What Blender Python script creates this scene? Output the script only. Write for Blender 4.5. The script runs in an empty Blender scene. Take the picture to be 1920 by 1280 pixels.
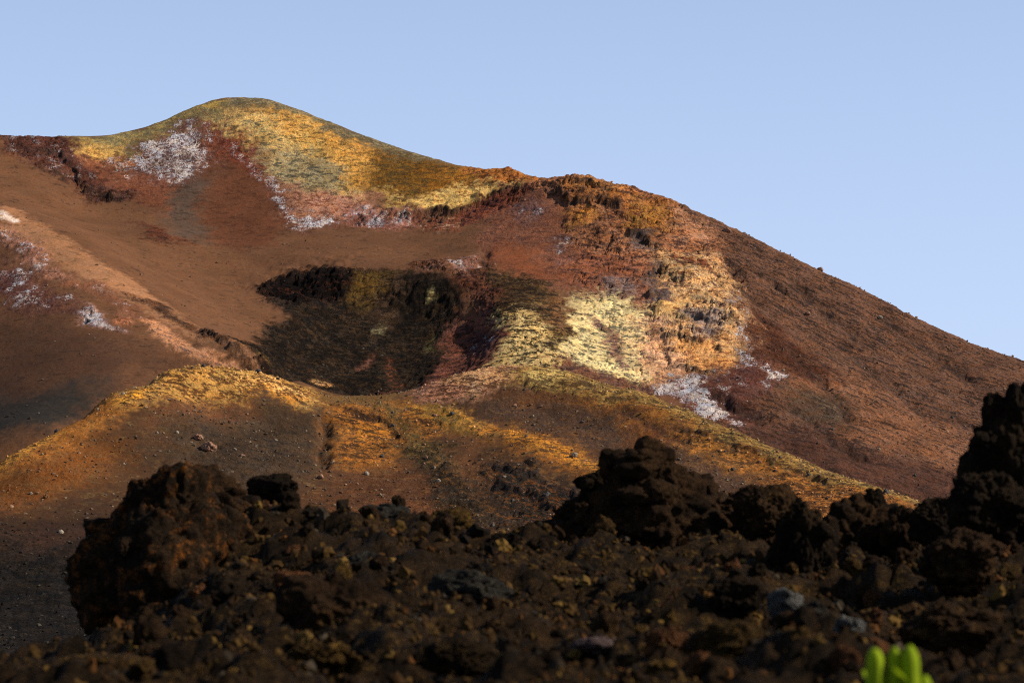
import bpy, math, random
import numpy as np
# ------------------------------------------------------------------ camera, light, exposure
scene = bpy.context.scene
cam_data = bpy.data.cameras.new("camera")
cam = bpy.data.objects.new("camera", cam_data)
scene.collection.objects.link(cam)
scene.camera = cam
cam.location = (0, 0, 0)
cam.rotation_euler = (math.pi / 2 + 0.079251, 0, 0)
cam_data.lens = 85
cam_data.sensor_width = 36
cam_data.clip_start = 0.5
cam_data.clip_end = 20000
cam_data.dof.use_dof = True
cam_data.dof.focus_distance = 700
cam_data.dof.aperture_fstop = 3.8

SUN_EL, SUN_AZ = math.radians(36), math.radians(94)      # azimuth clockwise from the view direction (+Y)
world = bpy.data.worlds.new("World")
scene.world = world
world.use_nodes = True
wn = world.node_tree
sky = wn.nodes.new("ShaderNodeTexSky")
sky.sky_type = 'NISHITA'
sky.sun_disc = False
sky.sun_elevation = SUN_EL
sky.sun_rotation = SUN_AZ
sky.altitude = 1000
sky.air_density = 0.9
sky.dust_density = 0.3
sky.ozone_density = 3.0
bg = wn.nodes["Background"]
bg.inputs["Strength"].default_value = 0.10
# thin even haze towards the horizon, thinning out with height
geo = wn.nodes.new("ShaderNodeTexCoord")
sepz = wn.nodes.new("ShaderNodeSeparateXYZ")
wn.links.new(geo.outputs["Generated"], sepz.inputs[0])
rampz = wn.nodes.new("ShaderNodeMapRange")
rampz.inputs[1].default_value = 0.0
rampz.inputs[2].default_value = 0.5
rampz.inputs[3].default_value = 0.95
rampz.inputs[4].default_value = 0.0
wn.links.new(sepz.outputs["Z"], rampz.inputs[0])
hz = wn.nodes.new("ShaderNodeMix")
hz.data_type = 'RGBA'
hz.inputs[7].default_value = (4.5, 5.5, 7.7, 1)
wn.links.new(rampz.outputs[0], hz.inputs[0])
wn.links.new(sky.outputs["Color"], hz.inputs[6])
wn.links.new(hz.outputs[2], bg.inputs["Color"])

sun_data = bpy.data.lights.new("sun", 'SUN')
sun_data.energy = 5.0
sun_data.angle = math.radians(0.5)
sun_data.color = (1.0, 0.945, 0.86)
sun = bpy.data.objects.new("sun", sun_data)
scene.collection.objects.link(sun)
sun.rotation_euler = (math.pi / 2 - SUN_EL, 0, -SUN_AZ + math.pi)
scene.view_settings.view_transform = 'Standard'
scene.view_settings.look = 'None'
scene.view_settings.exposure = 0.38
scene.view_settings.gamma = 1.0
scene.view_settings.use_curve_mapping = False
scene.cycles.use_denoising = False
scene.cycles.filter_width = 1.1

# ------------------------------------------------------------------ survey data, metres (X right, Y away, Z up)
CTRL = [[-308.93,890.0,132.26],[-249.76,890.0,143.26],[-189.29,885.0,146.44],[-177.45,885.0,145.84],[-164.21,888.0,146.93],[-141.13,892.0,149.6],[-124.14,898.0,157.08],[-112.42,900.0,162.1],[-102.62,902.0,163.68],[-92.35,900.0,162.5],[-79.83,895.0,157.77],[-63.33,888.0,150.33],[-47.04,880.0,143.04],[-31.06,872.0,136.64],[-17.27,862.0,131.39],[0.0,850.0,128.23],[11.19,838.0,123.6],[22.16,830.0,123.35],[36.7,825.0,118.9],[52.87,820.0,113.77],[65.2,815.0,107.42],[78.95,808.0,100.17],[95.85,800.0,90.24],[112.37,792.0,81.04],[128.67,785.0,71.06],[144.63,778.0,62.31],[163.46,770.0,53.81],[190.58,757.0,40.0],[233.2,735.0,17.76],[-147.54,872.0,135.46],[-110.04,882.0,144.95],[-77.68,872.0,139.38],[-49.65,858.0,129.44],[-20.55,840.0,118.24],[-5.55,832.0,116.18],[-153.14,850.0,122.51],[-115.6,852.0,122.79],[-102.62,825.0,104.12],[-88.29,828.0,106.35],[-73.03,822.0,103.74],[-47.95,830.0,108.47],[-29.37,826.0,107.94],[-149.05,828.0,110.06],[-119.04,812.0,102.48],[-97.52,785.0,86.8],[-81.16,795.0,91.45],[-64.18,803.0,95.96],[-46.29,802.0,95.84],[-28.16,793.0,91.22],[-10.77,808.0,101.98],[-1.75,790.0,92.64],[-78.73,772.0,79.34],[-62.04,777.0,83.32],[-48.32,778.0,85.16],[-34.34,774.0,83.86],[-22.23,771.0,83.53],[-10.14,762.0,77.46],[-60.63,760.0,73.87],[-43.91,762.0,74.07],[-26.95,760.0,73.87],[-43.18,750.0,66.23],[-26.57,750.0,64.56],[-58.0,728.0,57.82],[-42.11,732.0,56.51],[-25.91,732.0,56.51],[-40.57,706.0,44.33],[-52.44,698.0,41.51],[-17.42,716.0,50.51],[-64.64,730.0,61.22],[-14.82,744.0,62.39],[-9.76,735.0,58.37],[-4.11,742.0,68.82],[-3.52,722.0,58.94],[-4.72,712.0,52.6],[-9.31,702.0,47.19],[6.41,724.0,60.71],[16.12,806.0,103.53],[33.89,803.0,103.14],[51.53,800.0,100.97],[65.48,797.0,97.02],[15.51,777.0,85.92],[32.67,775.0,85.69],[49.73,773.0,85.47],[66.43,768.0,83.21],[6.63,748.0,72.71],[23.2,748.0,71.04],[39.78,748.0,71.04],[56.35,748.0,71.04],[69.05,742.0,70.47],[6.19,700.0,49.38],[22.36,722.0,55.74],[38.34,722.0,55.74],[54.31,722.0,55.74],[68.5,720.0,55.58],[29.53,703.0,46.48],[44.67,697.0,42.99],[58.91,684.0,36.14],[70.85,697.0,42.99],[85.33,785.0,86.8],[81.38,750.0,66.23],[84.52,708.0,46.81],[106.97,755.0,63.31],[100.42,710.0,43.79],[94.31,668.0,26.44],[130.68,748.0,52.77],[122.6,703.0,34.04],[114.03,655.0,17.27],[149.88,722.0,38.15],[139.88,675.0,20.77],[80.56,676.0,29.74],[104.3,640.0,11.24],[131.38,635.0,6.97],[66.05,680.0,32.92],[175.92,700.0,21.54],[191.54,650.0,0.0],[-163.24,765.0,103.4],[-142.28,745.0,92.36],[-122.57,727.0,80.39],[-103.24,706.0,67.05],[-85.28,688.0,56.93],[-71.34,672.0,48.9],[-58.07,657.0,40.23],[-180.53,845.0,127.47],[-159.7,835.0,118.47],[-134.18,795.0,98.56],[-112.74,770.0,85.14],[-92.46,745.0,72.42],[-82.22,728.0,64.29],[-70.67,742.0,67.17],[-74.56,702.0,54.97],[-157.25,738.0,86.54],[-150.62,708.0,68.82],[-133.41,700.0,68.04],[-115.46,686.0,60.58],[-98.13,672.0,51.88],[-144.44,680.0,52.49],[-127.87,672.0,51.88],[-110.93,660.0,46.56],[-137.82,650.0,35.78],[-122.54,645.0,36.93],[-131.28,620.0,23.17],[-119.41,622.0,26.68],[-185.09,720.0,69.99],[-169.1,660.0,36.33],[-221.21,790.0,105.01],[-149.33,500.0,-8.76],[-135.25,530.0,2.32],[-118.92,562.0,16.3],[-110.43,582.0,23.68],[-101.56,605.0,33.57],[-91.19,625.0,41.04],[-78.63,635.0,43.39],[-65.08,640.0,41.6],[-51.06,642.0,37.04],[-39.83,644.0,36.59],[-28.59,647.0,37.76],[-15.8,650.0,42.25],[-4.31,650.0,44.41],[5.73,648.0,44.71],[16.98,640.0,42.31],[32.98,622.0,36.3],[45.49,606.0,30.01],[57.27,590.0,23.61],[68.69,577.0,17.75],[79.24,562.0,12.34],[90.48,548.0,7.22],[103.71,530.0,-1.16],[125.09,500.0,-13.13],[-112.41,532.0,5.84],[-95.18,568.0,18.73],[-90.0,538.0,5.9],[-75.68,612.0,32.33],[-70.1,568.0,14.97],[-48.86,615.0,27.06],[-45.6,575.0,12.63],[-34.1,595.0,18.31],[-21.82,618.0,27.19],[-20.37,578.0,12.69],[-19.07,542.0,0.0],[5.49,622.0,32.86],[4.89,555.0,6.09],[5.22,592.0,22.13],[23.78,568.0,14.97],[-8.1,612.0,26.93],[18.72,606.0,27.33],[31.01,586.0,19.32],[41.94,560.0,12.3],[55.08,568.0,14.97],[65.64,552.0,9.69],[4.53,515.0,-5.64],[-105.47,500.0,-5.48],[-83.99,503.0,-5.51],[-97.91,465.0,-15.25],[-82.93,440.0,-19.22],[59.92,505.0,-5.53],[-40.74,515.0,-5.64],[-77.76,370.0,-20.99],[-53.46,370.0,-20.99],[3.24,370.0,-20.99],[56.1,400.0,-17.48],[-315.11,918.0,123.26],[-339.82,1030.0,54.26],[-254.76,918.0,134.26],[-274.74,1030.0,65.26],[-193.08,913.0,137.44],[-208.22,1025.0,68.44],[-181.0,913.0,136.84],[-195.2,1025.0,67.84],[-167.5,916.0,137.93],[-180.64,1028.0,68.93],[-143.95,920.0,140.6],[-155.24,1032.0,71.6],[-126.62,926.0,148.08],[-136.55,1038.0,79.08],[-114.67,928.0,153.1],[-123.66,1040.0,84.1],[-104.67,930.0,154.68],[-112.88,1042.0,85.68],[-94.2,928.0,153.5],[-101.58,1040.0,84.5],[-81.43,923.0,148.77],[-87.81,1035.0,79.77],[-64.6,916.0,141.33],[-69.66,1028.0,72.33],[-47.99,908.0,134.04],[-51.75,1020.0,65.04],[-31.69,900.0,127.64],[-34.17,1012.0,58.64],[-17.61,890.0,122.39],[-18.99,1002.0,53.39],[0.0,878.0,119.23],[0.0,990.0,50.23],[11.41,866.0,111.6],[12.31,978.0,45.6],[22.6,858.0,111.35],[24.38,970.0,45.35],[37.43,853.0,106.9],[40.37,965.0,40.9],[53.93,848.0,101.77],[58.16,960.0,35.77],[66.5,843.0,95.42],[71.72,955.0,29.42],[80.53,836.0,88.17],[86.85,948.0,22.17],[97.77,828.0,78.24],[105.44,940.0,12.24],[114.62,820.0,69.04],[123.61,932.0,3.04],[131.24,813.0,59.06],[141.53,925.0,-6.94],[147.52,806.0,50.31],[159.09,918.0,-15.69],[166.73,798.0,41.81],[179.81,910.0,-24.19],[194.39,785.0,28.0],[209.63,897.0,-38.0],[237.87,763.0,5.76],[256.52,875.0,-60.24],[-149.33,530.0,-11.76],[-135.25,560.0,-0.68],[-118.92,592.0,13.3],[-110.43,612.0,20.68],[-101.56,625.0,29.07],[-91.19,645.0,36.54],[-78.63,655.0,38.89],[-65.08,660.0,37.1],[-51.06,668.0,30.04],[-39.83,670.0,29.59],[-28.59,673.0,30.76],[-15.8,676.0,35.25],[-4.31,680.0,38.41],[5.73,678.0,38.71],[16.98,670.0,36.31],[32.98,652.0,30.3],[45.49,636.0,24.01],[57.27,620.0,17.61],[68.69,607.0,11.75],[79.24,592.0,6.34],[90.48,578.0,1.22],[103.71,560.0,-7.16],[125.09,530.0,-19.13],[-200.0,250.0,-21.0],[-200.0,120.0,-14.0],[-200.0,0.0,-12.0],[0.0,250.0,-21.0],[0.0,120.0,-14.0],[0.0,0.0,-12.0],[200.0,250.0,-21.0],[200.0,120.0,-14.0],[200.0,0.0,-12.0],[-400.0,500.0,-22.0],[400.0,480.0,-22.0],[-500.0,800.0,40.0],[520.0,760.0,-15.0],[500.0,1000.0,-20.0],[-300.0,1150.0,20.0],[0.0,1250.0,-10.0],[300.0,1200.0,-20.0]]
CREST = [[-149.3,500],[-135.2,530],[-118.9,562],[-110.4,582],[-101.6,605],[-91.2,625],[-78.6,635],[-65.1,640],[-51.1,642],[-39.8,644],[-28.6,647],[-15.8,650],[-4.3,650],[5.7,648],[17.0,640],[33.0,622],[45.5,606],[57.3,590],[68.7,577],[79.2,562],[90.5,548],[103.7,530],[125.1,500]]
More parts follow.
